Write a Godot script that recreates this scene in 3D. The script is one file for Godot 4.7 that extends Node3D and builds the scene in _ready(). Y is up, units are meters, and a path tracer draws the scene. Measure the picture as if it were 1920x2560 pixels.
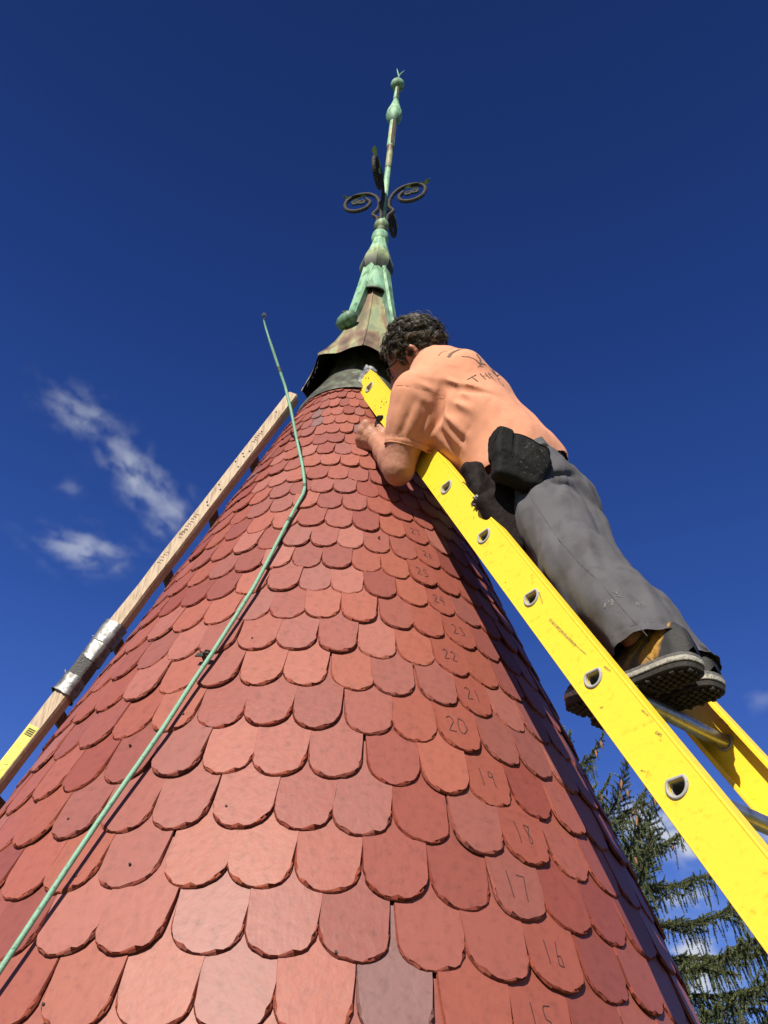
extends Node3D
# A slater on a yellow ladder beside a conical turret roof of red fish-scale slates, seen from below.

# ---------------------------------------------------------------- mesh buffer
class MB:
	var v := PackedVector3Array()
	var n := PackedVector3Array()
	var c := PackedColorArray()
	var uv := PackedVector2Array()
	var ix := PackedInt32Array()
	var col := Color(1, 1, 1)

	func vert(p: Vector3, nn: Vector3, u := Vector2.ZERO) -> int:
		v.append(p); n.append(nn); c.append(col); uv.append(u)
		return v.size() - 1

	func tri(a: int, b: int, d: int) -> void:
		var g := (v[b] - v[a]).cross(v[d] - v[a])
		if g.dot(n[a] + n[b] + n[d]) > 0.0:
			ix.append(a); ix.append(d); ix.append(b)
		else:
			ix.append(a); ix.append(b); ix.append(d)

	func quad(a: int, b: int, d: int, e: int) -> void:
		tri(a, b, d); tri(a, d, e)

	# flat polygon (convex), normal given
	func flat(pts: Array, nn: Vector3) -> void:
		var ids := []
		for p in pts:
			ids.append(vert(p, nn))
		for i in range(1, ids.size() - 1):
			tri(ids[0], ids[i], ids[i + 1])

	# flat polygon, normal pointing away from "inside"
	func face(pts: Array, inside: Vector3) -> void:
		var g: Vector3 = (pts[1] - pts[0]).cross(pts[2] - pts[0])
		if pts.size() > 3 and g.length() < 1e-12:
			g = (pts[2] - pts[1]).cross(pts[3] - pts[1])
		if g.length() < 1e-14:
			return
		g = g.normalized()
		var mid := Vector3.ZERO
		for p in pts:
			mid += p
		mid /= pts.size()
		if g.dot(mid - inside) < 0.0:
			g = -g
		flat(pts, g)

	# chamfered box; hx, hy, hz are half vectors
	func box(o: Vector3, hx: Vector3, hy: Vector3, hz: Vector3, b := 0.0) -> void:
		var ax := [hx, hy, hz]
		var dn := [hx.normalized(), hy.normalized(), hz.normalized()]
		for i in 3:
			var j := (i + 1) % 3
			var k := (i + 2) % 3
			var a1: Vector3 = ax[j] - dn[j] * b
			var a2: Vector3 = ax[k] - dn[k] * b
			for s in [-1.0, 1.0]:
				var o2: Vector3 = o + ax[i] * s
				flat([o2 + a1 + a2, o2 - a1 + a2, o2 - a1 - a2, o2 + a1 - a2], dn[i] * s)
			if b <= 0.0:
				continue
			for s in [-1.0, 1.0]:
				for t in [-1.0, 1.0]:
					var e1: Vector3 = o + ax[j] * s + (ax[k] - dn[k] * b) * t
					var e2: Vector3 = o + (ax[j] - dn[j] * b) * s + ax[k] * t
					var l: Vector3 = ax[i] - dn[i] * b
					flat([e1 + l, e2 + l, e2 - l, e1 - l], (dn[j] * s + dn[k] * t).normalized())
		if b > 0.0:
			for s in [-1.0, 1.0]:
				for t in [-1.0, 1.0]:
					for u in [-1.0, 1.0]:
						var q: Vector3 = o + (ax[0] - dn[0] * b) * s + (ax[1] - dn[1] * b) * t + (ax[2] - dn[2] * b) * u
						flat([q + dn[0] * b * s, q + dn[1] * b * t, q + dn[2] * b * u], (dn[0] * s + dn[1] * t + dn[2] * u).normalized())

	# swept tube, radius per point, smooth
	func tube(path: Array, rad: Array, sides := 8, caps := true, squash := 1.0, upv := Vector3.ZERO) -> void:
		var m := path.size()
		var t0: Vector3 = (path[1] - path[0]).normalized()
		var u: Vector3 = upv if upv != Vector3.ZERO else (Vector3.UP if absf(t0.y) < 0.9 else Vector3.RIGHT)
		var rings := []
		for i in m:
			var t: Vector3
			if i == 0: t = t0
			elif i == m - 1: t = (path[i] - path[i - 1]).normalized()
			else: t = ((path[i + 1] - path[i]).normalized() + (path[i] - path[i - 1]).normalized()).normalized()
			u = (u - t * u.dot(t)).normalized()
			var w := t.cross(u)
			var ids := []
			var r: float = rad[mini(i, rad.size() - 1)]
			for k in sides + 1:
				var a := TAU * k / sides
				var d := u * cos(a) * squash + w * sin(a)
				var nd := (u * cos(a) / squash + w * sin(a)).normalized()
				ids.append(vert(path[i] + d * r, nd, Vector2(float(k) / sides, float(i) / (m - 1))))
			rings.append(ids)
		for i in m - 1:
			for k in sides:
				quad(rings[i][k], rings[i][k + 1], rings[i + 1][k + 1], rings[i + 1][k])
		if caps:
			for e in [0, m - 1]:
				var t: Vector3 = (path[0] - path[1]).normalized() if e == 0 else (path[m - 1] - path[m - 2]).normalized()
				var ce := vert(path[e], t)
				var ids := []
				for k in sides + 1:
					ids.append(vert(v[rings[e][k]], t))
				for k in sides:
					tri(ce, ids[k], ids[k + 1])

	# lathe round an axis through o along up (basis b: x, y=axis, z); profile of [r, h] or [r, h, colour]
	func lathe(o: Vector3, b: Basis, prof: Array, seg := 24, faceted := false, turn := 0.0) -> void:
		var m := prof.size()
		var nr := []
		for i in m:
			var p0: Array = prof[maxi(i - 1, 0)]
			var p1: Array = prof[mini(i + 1, m - 1)]
			nr.append(Vector2(p1[1] - p0[1], -(p1[0] - p0[0])).normalized())
		if faceted:
			for k in seg:
				var a0 := turn + TAU * (k - 0.0) / seg
				var a1 := turn + TAU * (k + 1.0) / seg
				var am := (a0 + a1) * 0.5
				var ids := []
				for i in m:
					if prof[i].size() > 2: col = prof[i][2]
					var q: Vector2 = nr[i]
					var nn := b * Vector3(sin(am) * q.x, q.y, cos(am) * q.x)
					ids.append(vert(o + b * Vector3(sin(a0) * prof[i][0], prof[i][1], cos(a0) * prof[i][0]), nn))
					ids.append(vert(o + b * Vector3(sin(a1) * prof[i][0], prof[i][1], cos(a1) * prof[i][0]), nn))
				for i in m - 1:
					quad(ids[2 * i], ids[2 * i + 1], ids[2 * i + 3], ids[2 * i + 2])
			return
		var rings := []
		for i in m:
			if prof[i].size() > 2: col = prof[i][2]
			var ids := []
			for k in seg + 1:
				var a := turn + TAU * k / seg
				var q: Vector2 = nr[i]
				ids.append(vert(o + b * Vector3(sin(a) * prof[i][0], prof[i][1], cos(a) * prof[i][0]), b * Vector3(sin(a) * q.x, q.y, cos(a) * q.x)))
			rings.append(ids)
		for i in m - 1:
			for k in seg:
				quad(rings[i][k], rings[i][k + 1], rings[i + 1][k + 1], rings[i + 1][k])

	# flat prism: outline (Vector2) in frame (o, x, y), thickness along z, with a small bevel
	func prism(o: Vector3, x: Vector3, y: Vector3, z: Vector3, outl: PackedVector2Array, th: float) -> void:
		var tr := Geometry2D.triangulate_polygon(outl)
		for s in [0.0, 1.0]:
			var base := v.size()
			for p in outl:
				vert(o + x * p.x + y * p.y + z * th * s, z * (2.0 * s - 1.0))
			for i in range(0, tr.size(), 3):
				tri(base + tr[i], base + tr[i + 1], base + tr[i + 2])
		var m := outl.size()
		var ccw := not Geometry2D.is_polygon_clockwise(outl)
		for i in m:
			var p := outl[i]
			var q := outl[(i + 1) % m]
			var d := q - p
			var e := Vector2(d.y, -d.x).normalized()
			if not ccw: e = -e
			flat([o + x * p.x + y * p.y, o + x * q.x + y * q.y, o + x * q.x + y * q.y + z * th, o + x * p.x + y * p.y + z * th], (x * e.x + y * e.y).normalized())

	# thin raised stroke along points on a surface with normals
	func stroke(pts: Array, nrm: Array, w: float, lift := 0.0006) -> void:
		var m := pts.size()
		var ids := []
		for i in m:
			var t: Vector3 = (pts[mini(i + 1, m - 1)] - pts[maxi(i - 1, 0)]).normalized()
			var nn: Vector3 = nrm[i]
			var s := t.cross(nn).normalized() * w * 0.5
			ids.append(vert(pts[i] + nn * lift + s, nn))
			ids.append(vert(pts[i] + nn * lift - s, nn))
		for i in m - 1:
			quad(ids[2 * i], ids[2 * i + 1], ids[2 * i + 3], ids[2 * i + 2])

	func append(o: MB, t: Transform3D) -> void:
		var b := v.size()
		var nb := t.basis.inverse().transposed()
		for i in o.v.size():
			v.append(t * o.v[i]); n.append((nb * o.n[i]).normalized()); c.append(o.c[i] * col); uv.append(o.uv[i])
		for i in o.ix:
			ix.append(b + i)

	func mesh(off := Vector3.ZERO) -> ArrayMesh:
		var a := []
		a.resize(Mesh.ARRAY_MAX)
		var vv := v
		if off != Vector3.ZERO:
			vv = v.duplicate()
			for i in vv.size():
				vv[i] -= off
		a[Mesh.ARRAY_VERTEX] = vv
		a[Mesh.ARRAY_NORMAL] = n
		a[Mesh.ARRAY_COLOR] = c
		a[Mesh.ARRAY_TEX_UV] = uv
		a[Mesh.ARRAY_INDEX] = ix
		var am := ArrayMesh.new()
		am.add_surface_from_arrays(Mesh.PRIMITIVE_TRIANGLES, a)
		return am

class Painter:
	func pick(_p: Vector3, _n: Vector3) -> Color:
		return Color(1, 1, 1)

# ---------------------------------------------------------------- smooth body fields, meshed as surface nets
class SDF:
	var o: Vector3
	var s: float
	var nx: int
	var ny: int
	var nz: int
	var k: float
	var f := PackedFloat32Array()
	var done := false

	func _init(lo: Vector3, hi: Vector3, cell: float, kk: float) -> void:
		o = lo; s = cell; k = kk
		nx = int((hi.x - lo.x) / s) + 2; ny = int((hi.y - lo.y) / s) + 2; nz = int((hi.z - lo.z) / s) + 2
		f.resize(nx * ny * nz)
		f.fill(0.0)

	func rng(lo: Vector3, hi: Vector3) -> Array:
		var a := ((lo - o) / s).floor()
		var b := ((hi - o) / s).ceil()
		return [clampi(int(a.x), 0, nx - 1), clampi(int(a.y), 0, ny - 1), clampi(int(a.z), 0, nz - 1), clampi(int(b.x), 0, nx - 1), clampi(int(b.y), 0, ny - 1), clampi(int(b.z), 0, nz - 1)]

	func cap(a: Vector3, b: Vector3, ra: float, rb: float) -> void:
		var mr := maxf(ra, rb) + 5.0 / k
		var m := Vector3.ONE * mr
		var q := rng(a.min(b) - m, a.max(b) + m)
		var ab := b - a
		var il := 1.0 / maxf(ab.length_squared(), 1e-9)
		for z in range(q[2], q[5] + 1):
			for y in range(q[1], q[4] + 1):
				var row := (z * ny + y) * nx
				var p := o + Vector3(q[0], y, z) * s - a
				for x in range(q[0], q[3] + 1):
					var h := clampf(p.dot(ab) * il, 0.0, 1.0)
					var d := (p - ab * h).length() - ra - (rb - ra) * h
					f[row + x] += exp(-k * d)
					p.x += s

	func chain(pts: Array, rad: Array) -> void:
		for i in pts.size() - 1:
			cap(pts[i], pts[i + 1], rad[i], rad[i + 1])

	func ell(ce: Vector3, b: Basis, r: Vector3) -> void:
		var mr := maxf(r.x, maxf(r.y, r.z)) + 5.0 / k
		var q := rng(ce - Vector3.ONE * mr, ce + Vector3.ONE * mr)
		var bi := b.transposed()
		for z in range(q[2], q[5] + 1):
			for y in range(q[1], q[4] + 1):
				for x in range(q[0], q[3] + 1):
					var p := bi * (o + Vector3(x, y, z) * s - ce)
					var k0 := (p / r).length()
					var k1 := (p / (r * r)).length()
					var d := k0 * (k0 - 1.0) / maxf(k1, 1e-6)
					f[(z * ny + y) * nx + x] += exp(-k * clampf(d, -0.3, 1.0))

	func rbox(ce: Vector3, b: Basis, h: Vector3, r: float) -> void:
		var mr := h.length() + 5.0 / k
		var q := rng(ce - Vector3.ONE * mr, ce + Vector3.ONE * mr)
		var bi := b.transposed()
		var hh := h - Vector3.ONE * r
		for z in range(q[2], q[5] + 1):
			for y in range(q[1], q[4] + 1):
				for x in range(q[0], q[3] + 1):
					var p := (bi * (o + Vector3(x, y, z) * s - ce)).abs() - hh
					var d := p.max(Vector3.ZERO).length() + minf(maxf(p.x, maxf(p.y, p.z)), 0.0) - r
					f[(z * ny + y) * nx + x] += exp(-k * clampf(d, -0.3, 1.0))

	func solve() -> void:
		if done: return
		done = true
		for i in f.size():
			f[i] = -log(f[i] + 1e-9) / k

	# groove (amp > 0) or ridge (amp < 0) along a segment, w wide
	func crease(a: Vector3, b: Vector3, amp: float, w: float) -> void:
		solve()
		var m := Vector3.ONE * w * 2.6
		var q := rng(a.min(b) - m, a.max(b) + m)
		var ab := b - a
		var il := 1.0 / maxf(ab.length_squared(), 1e-9)
		var iw := 1.0 / (w * w)
		for z in range(q[2], q[5] + 1):
			for y in range(q[1], q[4] + 1):
				var row := (z * ny + y) * nx
				for x in range(q[0], q[3] + 1):
					if absf(f[row + x]) > 0.05: continue
					var p := o + Vector3(x, y, z) * s - a
					var h := clampf(p.dot(ab) * il, 0.0, 1.0)
					var d2 := (p - ab * h).length_squared()
					f[row + x] += amp * sin(PI * clampf(h * 0.94 + 0.03, 0.0, 1.0)) * exp(-d2 * iw)

	# groove in a plane (a stitched hem), within r of ce
	func plane_crease(ce: Vector3, nn: Vector3, r: float, amp: float, w: float) -> void:
		solve()
		var q := rng(ce - Vector3.ONE * r, ce + Vector3.ONE * r)
		for z in range(q[2], q[5] + 1):
			for y in range(q[1], q[4] + 1):
				var row := (z * ny + y) * nx
				for x in range(q[0], q[3] + 1):
					if absf(f[row + x]) > 0.03: continue
					var d := (o + Vector3(x, y, z) * s - ce).dot(nn) / w
					f[row + x] += amp * exp(-d * d)

	func rough(amp: float, freq: float, sd: int, stretch := Vector3.ONE) -> void:
		solve()
		var nz_ := FastNoiseLite.new()
		nz_.seed = sd
		nz_.frequency = freq
		nz_.fractal_octaves = 3
		for z in nz:
			for y in ny:
				var row := (z * ny + y) * nx
				for x in nx:
					if absf(f[row + x]) < 0.03:
						var p := (o + Vector3(x, y, z) * s) * stretch
						f[row + x] += amp * nz_.get_noise_3dv(p)

	func at(p: Vector3) -> float:
		var g := (p - o) / s
		var x := clampi(int(g.x), 0, nx - 2)
		var y := clampi(int(g.y), 0, ny - 2)
		var z := clampi(int(g.z), 0, nz - 2)
		var u := g - Vector3(x, y, z)
		var i := (z * ny + y) * nx + x
		var a := lerpf(lerpf(f[i], f[i + 1], u.x), lerpf(f[i + nx], f[i + nx + 1], u.x), u.y)
		i += nx * ny
		var b := lerpf(lerpf(f[i], f[i + 1], u.x), lerpf(f[i + nx], f[i + nx + 1], u.x), u.y)
		return lerpf(a, b, u.z)

	func grad(p: Vector3) -> Vector3:
		var e := s * 0.7
		return Vector3(at(p + Vector3(e, 0, 0)) - at(p - Vector3(e, 0, 0)), at(p + Vector3(0, e, 0)) - at(p - Vector3(0, e, 0)), at(p + Vector3(0, 0, e)) - at(p - Vector3(0, 0, e))).normalized()

	# first point where a ray meets the surface, or INF
	func hit(p: Vector3, d: Vector3, far := 0.5) -> Vector3:
		var t := 0.0
		while t < far:
			var q := p + d * t
			var e := at(q)
			if e < 0.0005: return q
			t += maxf(e * 0.7, 0.001)
		return Vector3.INF

	# cuts: [centre, normal, radius]; what lies beyond the plane within the radius is left out
	func mesh(mb: MB, cuts := [], paint: Painter = null) -> void:
		solve()
		var id := {}
		var sx := 1
		var sy := nx
		var sz := nx * ny
		var corner := [0, sx, sy, sx + sy, sz, sx + sz, sy + sz, sx + sy + sz]
		var gone := {}
		for z in nz - 1:
			for y in ny - 1:
				var row := (z * ny + y) * nx
				for x in nx - 1:
					var i := row + x
					var c0 := f[i] < 0.0
					if (f[i + 1] < 0.0) == c0 and (f[i + sy] < 0.0) == c0 and (f[i + sz] < 0.0) == c0 and (f[i + sx + sy] < 0.0) == c0 and (f[i + sx + sz] < 0.0) == c0 and (f[i + sy + sz] < 0.0) == c0 and (f[i + sx + sy + sz] < 0.0) == c0:
						continue
					var sum := Vector3.ZERO
					var cnt := 0
					for e in 12:
						var ca: int = EA[e]
						var cb: int = EB[e]
						var fa: float = f[i + corner[ca]]
						var fb: float = f[i + corner[cb]]
						if (fa < 0.0) != (fb < 0.0):
							var t := fa / (fa - fb)
							var pa := Vector3(ca & 1, (ca >> 1) & 1, ca >> 2)
							var pb := Vector3(cb & 1, (cb >> 1) & 1, cb >> 2)
							sum += pa.lerp(pb, t)
							cnt += 1
					var p := o + (Vector3(x, y, z) + sum / cnt) * s
					var nn := grad(p)
					var bad := false
					for cu in cuts:
						var dd: Vector3 = p - cu[0]
						if dd.length() > cu[2]: continue
						var h: float = dd.dot(cu[1])
						if h > s * 1.3: bad = true
						elif h > 0.0: p -= cu[1] * h
					if paint != null:
						mb.col = paint.pick(p, nn)
					id[i] = mb.vert(p, nn)
					if bad: gone[i] = true
		for i in id:
			var c0 := f[i] < 0.0
			# three edges from the corner i
			if (f[i + sx] < 0.0) != c0: _q(mb, id, gone, i, sy, sz)
			if (f[i + sy] < 0.0) != c0: _q(mb, id, gone, i, sx, sz)
			if (f[i + sz] < 0.0) != c0: _q(mb, id, gone, i, sx, sy)

	func _q(mb: MB, id: Dictionary, gone: Dictionary, i: int, a: int, b: int) -> void:
		if not (id.has(i - a) and id.has(i - b) and id.has(i - a - b)): return
		if gone.has(i) or gone.has(i - a) or gone.has(i - b) or gone.has(i - a - b): return
		mb.quad(id[i], id[i - a], id[i - a - b], id[i - b])

	const EA := [0, 2, 4, 6, 0, 1, 4, 5, 0, 1, 2, 3]
	const EB := [1, 3, 5, 7, 2, 3, 6, 7, 4, 5, 6, 7]

# ---------------------------------------------------------------- things, parts, materials
var taken := {}

func numbered(called: String) -> String:
	if not taken.has(called):
		taken[called] = 0
		return called
	taken[called] += 1
	return "%s_%03d" % [called, taken[called]]

func thing(called: String, label: String, category: String, at := Vector3.ZERO, group := "") -> Node3D:
	var o := Node3D.new()
	o.name = numbered(called)
	add_child(o)
	o.position = at
	o.set_meta("label", label)
	o.set_meta("category", category)
	if group: o.set_meta("group", group)
	return o

# where a node stands in the world (nothing is turned, so places add up)
func world_of(o: Node) -> Vector3:
	var p := Vector3.ZERO
	while o is Node3D and o != self:
		p += (o as Node3D).position
		o = o.get_parent()
	return p

func part(called: String, mb: MB, m: Material, parent: Node, label := "") -> MeshInstance3D:
	var o := MeshInstance3D.new()
	o.name = called
	o.mesh = mb.mesh(world_of(parent))
	o.material_override = m
	parent.add_child(o, true)
	if label: o.set_meta("label", label)
	return o

func struct(called: String, mb: MB, m: Material) -> MeshInstance3D:
	var o := part(numbered(called), mb, m, self)
	o.set_meta("kind", "structure")
	return o

func lin(r: float, g: float, b: float) -> Color:
	return Color(r, g, b).linear_to_srgb()

func noise_tex(sd: int, freq: float, cols: Array, offs: Array, size := 512, oct := 4, kind := FastNoiseLite.TYPE_SIMPLEX_SMOOTH) -> NoiseTexture2D:
	var nz := FastNoiseLite.new()
	nz.noise_type = kind
	nz.seed = sd
	nz.frequency = freq
	nz.fractal_octaves = oct
	var g := Gradient.new()
	g.colors = PackedColorArray(cols)
	g.offsets = PackedFloat32Array(offs)
	var t := NoiseTexture2D.new()
	t.width = size; t.height = size
	t.seamless = true
	t.noise = nz
	t.color_ramp = g
	return t

func bump_tex(sd: int, freq: float, strength: float, size := 512, oct := 5) -> NoiseTexture2D:
	var nz := FastNoiseLite.new()
	nz.noise_type = FastNoiseLite.TYPE_SIMPLEX_SMOOTH
	nz.seed = sd
	nz.frequency = freq
	nz.fractal_octaves = oct
	var t := NoiseTexture2D.new()
	t.width = size; t.height = size
	t.seamless = true
	t.noise = nz
	t.as_normal_map = true
	t.bump_strength = strength
	return t

func mat(called: String, c: Color, rough: float, tex: Texture2D = null, scale := Vector3.ONE, bump: Texture2D = null, bump_amt := 1.0, metal := 0.0) -> StandardMaterial3D:
	var m := StandardMaterial3D.new()
	m.resource_name = called
	m.albedo_color = c
	m.roughness = rough
	m.metallic = metal
	if tex: m.albedo_texture = tex
	if bump:
		m.normal_enabled = true
		m.normal_texture = bump
		m.normal_scale = bump_amt
	if tex or bump:
		m.uv1_triplanar = true
		m.uv1_world_triplanar = true
		m.uv1_scale = scale
	m.cull_mode = BaseMaterial3D.CULL_DISABLED
	return m

func vcol(m: StandardMaterial3D) -> StandardMaterial3D:
	m.vertex_color_use_as_albedo = true
	return m

# ---------------------------------------------------------------- the lie of the place (metres, the eye at the origin, y up)
const AXIS := Vector3(-0.14203, 0.0, -2.525)      # the turret's centre line
const SC := 0.125
const PC := [6.1881, -2.7678, -0.1767, 0.2751, -0.1073]
const GROUND := -8.2
# the yellow ladder: foot of the scale, along the rails, across the rungs, outwards
const L0 := Vector3(0.52209, 0.6143, -1.41431)
var LD := Vector3(-0.281355, 0.878073, -0.387075).normalized()
var LR := Vector3(0.808889, 0.0, -0.587961).normalized()
var LN := Vector3(0.516273, 0.478527, 0.710264).normalized()

func W(a: float, r: float, n: float) -> Vector3:
	return L0 + LD * a + LR * r + LN * n

func roof_r(h: float) -> float:
	var u := (h / SC - 8.0) / 8.0
	return (PC[0] + u * (PC[1] + u * (PC[2] + u * (PC[3] + u * PC[4])))) * SC

func roof_slope(h: float) -> float:
	return atan2(roof_r(h - 0.01) - roof_r(h + 0.01), 0.02)

# frame on the roof: x across, y up the slope, z outwards
func roof_frame(deg: float, h: float, out := 0.0) -> Transform3D:
	var a := deg_to_rad(deg)
	var th := roof_slope(h)
	var t := Vector3(-sin(a) * sin(th), cos(th), -cos(a) * sin(th))
	var nn := Vector3(sin(a) * cos(th), sin(th), cos(a) * cos(th))
	var x := t.cross(nn)
	var r := roof_r(h)
	return Transform3D(Basis(x, t, nn), AXIS + Vector3(sin(a) * r, h, cos(a) * r) + nn * out)

# ---------------------------------------------------------------- camera, sky, sun
func make_sky() -> ImageTexture:
	var w := 3072
	var h := 1536
	var im := Image.create(w, h, false, Image.FORMAT_RGBF)
	# clear autumn air: deep blue overhead, paler towards the horizon
	var ev := [-90.0, -2.0, 0.0, 4.0, 10.0, 16.0, 24.0, 32.0, 40.0, 50.0, 60.0, 72.0, 90.0]
	var cs := [Color(0.1000, 0.1100, 0.1000), Color(0.1600, 0.1800, 0.2000), Color(0.4000, 0.5200, 0.7000), Color(0.2600, 0.4300, 0.7800), Color(0.1475, 0.2889, 0.7600), Color(0.0908, 0.2070, 0.6600), Color(0.0511, 0.1329, 0.5000), Color(0.0306, 0.0886, 0.3600), Color(0.0210, 0.0636, 0.2750), Color(0.0145, 0.0453, 0.2060), Color(0.0115, 0.0351, 0.1600), Color(0.0097, 0.0285, 0.1300), Color(0.0091, 0.0260, 0.1180)]
	for y in h:
		var e := 90.0 - 180.0 * (y + 0.5) / h
		var c: Color = cs[0]
		for i in ev.size() - 1:
			if e >= ev[i] and e <= ev[i + 1]:
				c = cs[i].lerp(cs[i + 1], (e - ev[i]) / (ev[i + 1] - ev[i]))
		if e > ev[-1]: c = cs[-1]
		c = Color(c.r * SKY, c.g * SKY, c.b * SKY)
		im.fill_rect(Rect2i(0, y, w, 1), c)
	var nz := FastNoiseLite.new()
	nz.seed = 11
	nz.frequency = 0.12
	nz.fractal_octaves = 6
	nz.fractal_gain = 0.52
	nz.domain_warp_enabled = true
	nz.domain_warp_amplitude = 3.2
	nz.domain_warp_frequency = 0.22
	# clouds: azimuth, elevation, half sizes, tilt, how dense
	var cl := [[-26.4, 42.1, 2.4, 1.3, -12.0, 0.7], [-20.6, 39.5, 3.3, 1.35, -32.0, 1.0], [-17.6, 37.7, 1.2, 1.7, -20.0, 0.75], [-22.8, 34.2, 2.8, 1.2, 4.0, 0.95], [-25.3, 37.6, 0.9, 0.6, 0.0, 0.25],
		[18.6, 20.0, 2.6, 1.4, -10.0, 1.2], [20.8, 19.0, 2.2, 1.5, 0.0, 1.2], [17.0, 20.6, 1.6, 1.2, 0.0, 0.7], [19.4, 12.6, 2.0, 1.8, 0.0, 1.7], [25.5, 19.4, 2.6, 1.2, 0.0, 1.0], [26.8, 26.4, 1.4, 0.7, 0.0, 0.2], [19.6, 16.0, 2.0, 1.0, 0.0, 0.7],
		[-70.0, 30.0, 6.0, 2.2, -20.0, 0.9], [-98.0, 18.0, 7.0, 2.0, 5.0, 1.0], [62.0, 24.0, 6.0, 2.0, 12.0, 1.0], [105.0, 33.0, 5.0, 2.0, -10.0, 0.8], [140.0, 15.0, 8.0, 2.0, 0.0, 1.0], [-150.0, 20.0, 7.0, 2.2, 8.0, 0.9]]
	for q in cl:
		var px: float = 360.0 / w
		var rad: float = maxf(q[2], q[3]) * 2.0
		var cosel := cos(deg_to_rad(q[1]))
		var x0 := int((q[0] - rad / cosel) / px)
		var x1 := int((q[0] + rad / cosel) / px)
		var y0 := int((90.0 - q[1] - rad) / px)
		var y1 := int((90.0 - q[1] + rad) / px)
		var ct := cos(deg_to_rad(q[4]))
		var st := sin(deg_to_rad(q[4]))
		for y in range(maxi(y0, 0), mini(y1, h - 1)):
			for x in range(x0, x1):
				var dx: float = ((x + 0.5) * px - q[0]) * cosel
				var dy: float = 90.0 - (y + 0.5) * px - q[1]
				var u: float = (dx * ct + dy * st) / q[2]
				var v: float = (-dx * st + dy * ct) / q[3]
				var r2: float = u * u + v * v
				if r2 > 3.6: continue
				var body := exp(-r2 * 1.1)
				var fb := nz.get_noise_2d((dx * ct + dy * st) * 3.4 + q[0] * 15.0, (-dx * st + dy * ct) * 6.2 + q[1] * 10.0) * 0.5 + 0.5
				var d := smoothstep(0.46, 1.12, fb + 0.40 * body)
				d = d * minf(1.0, body * 1.1) * (0.58 if q[1] > 30.0 else 0.85) * q[5]
				if d <= 0.002: continue
				d = minf(d, 0.95)
				var xx := posmod(x, w)
				var c := im.get_pixel(xx, y)
				im.set_pixel(xx, y, c.lerp(Color(0.62, 0.66, 0.74) * (SKY * 1.02), d))
	return ImageTexture.create_from_image(im)

const SKY := 0.62
var S := Vector3(-0.265, 0.60, 0.755).normalized()   # towards the sun

func setup() -> void:
	var cam := Camera3D.new()
	cam.name = "camera"
	cam.fov = 60.785
	cam.near = 0.05
	cam.far = 3000.0
	cam.keep_aspect = Camera3D.KEEP_HEIGHT
	add_child(cam)
	cam.transform = Transform3D(Basis(Vector3.RIGHT, deg_to_rad(39.945)) * Basis(Vector3.BACK, deg_to_rad(3.0718)), Vector3.ZERO)
	cam.current = true
	var env := Environment.new()
	env.background_mode = Environment.BG_SKY
	var sky := Sky.new()
	var pm := PanoramaSkyMaterial.new()
	pm.panorama = make_sky()
	sky.sky_material = pm
	env.sky = sky
	env.ambient_light_source = Environment.AMBIENT_SOURCE_SKY
	env.tonemap_mode = Environment.TONE_MAPPER_LINEAR
	env.tonemap_exposure = 1.6
	env.sdfgi_enabled = true
	env.ssao_enabled = true
	env.ssil_enabled = true
	var we := WorldEnvironment.new()
	we.name = "world_environment"
	we.environment = env
	add_child(we)
	var sun := DirectionalLight3D.new()
	sun.name = "sun"
	sun.light_energy = 1.6
	sun.light_color = Color(1.0, 0.965, 0.905)
	sun.light_angular_distance = 0.5
	sun.shadow_enabled = true
	add_child(sun)
	sun.look_at_from_position(S * 20.0, Vector3.ZERO, Vector3.UP)

# ---------------------------------------------------------------- the slates
# heights of the slates' lower edges, row 12 upwards (the chalked numbers count the same rows)
const ROWS := [-0.12, -0.003, 0.114, 0.230, 0.345, 0.459, 0.575, 0.693, 0.815, 0.934, 1.047, 1.161, 1.270, 1.371, 1.467, 1.565, 1.664, 1.752, 1.836, 1.919, 1.998, 2.075, 2.150, 2.224, 2.295, 2.365, 2.437, 2.500]
# where a slate of that row has its middle, degrees round the axis
const PHASE := [1.2, 4.9, 1.1, 4.6, 0.5, 5.0, 1.2, 5.0, 1.8, 6.5, 3.7, 0.4, 5.2, 1.8, 5.1, 1.2, 5.6, 2.0, 6.8, 2.9, 7.2, 3.0, 7.0, 2.4, 6.3, 2.2, 6.2, 2.3]
const DIGITS := {
	"0": [[0.3, 1.0, 0.0, 0.62, 0.08, 0.1, 0.5, 0.0, 0.95, 0.35, 0.75, 0.9, 0.25, 1.0]],
	"1": [[0.45, 1.0, 0.55, 0.5, 0.5, 0.0]],
	"2": [[0.05, 0.85, 0.5, 1.0, 0.85, 0.75, 0.5, 0.4, 0.05, 0.05, 0.95, 0.1]],
	"3": [[0.05, 0.9, 0.7, 0.95, 0.4, 0.55, 0.8, 0.35, 0.55, 0.03, 0.02, 0.1]],
	"4": [[0.4, 1.0, 0.1, 0.5, 0.9, 0.5], [0.75, 0.95, 0.65, 0.0]],
	"5": [[0.9, 1.0, 0.25, 0.98, 0.2, 0.55, 0.75, 0.5, 0.8, 0.15, 0.1, 0.02]],
	"6": [[0.6, 1.0, 0.3, 0.5, 0.25, 0.05, 0.7, 0.05, 0.75, 0.4, 0.3, 0.45]],
	"7": [[0.05, 0.9, 0.85, 0.95, 0.6, 0.4, 0.55, 0.0]],
	"8": [[0.7, 0.9, 0.2, 0.95, 0.3, 0.6, 0.7, 0.35, 0.6, 0.02, 0.25, 0.1, 0.35, 0.5, 0.75, 0.9]],
	"9": [[0.75, 0.85, 0.3, 1.0, 0.15, 0.65, 0.6, 0.6, 0.75, 0.85, 0.8, 0.0]]}
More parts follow.
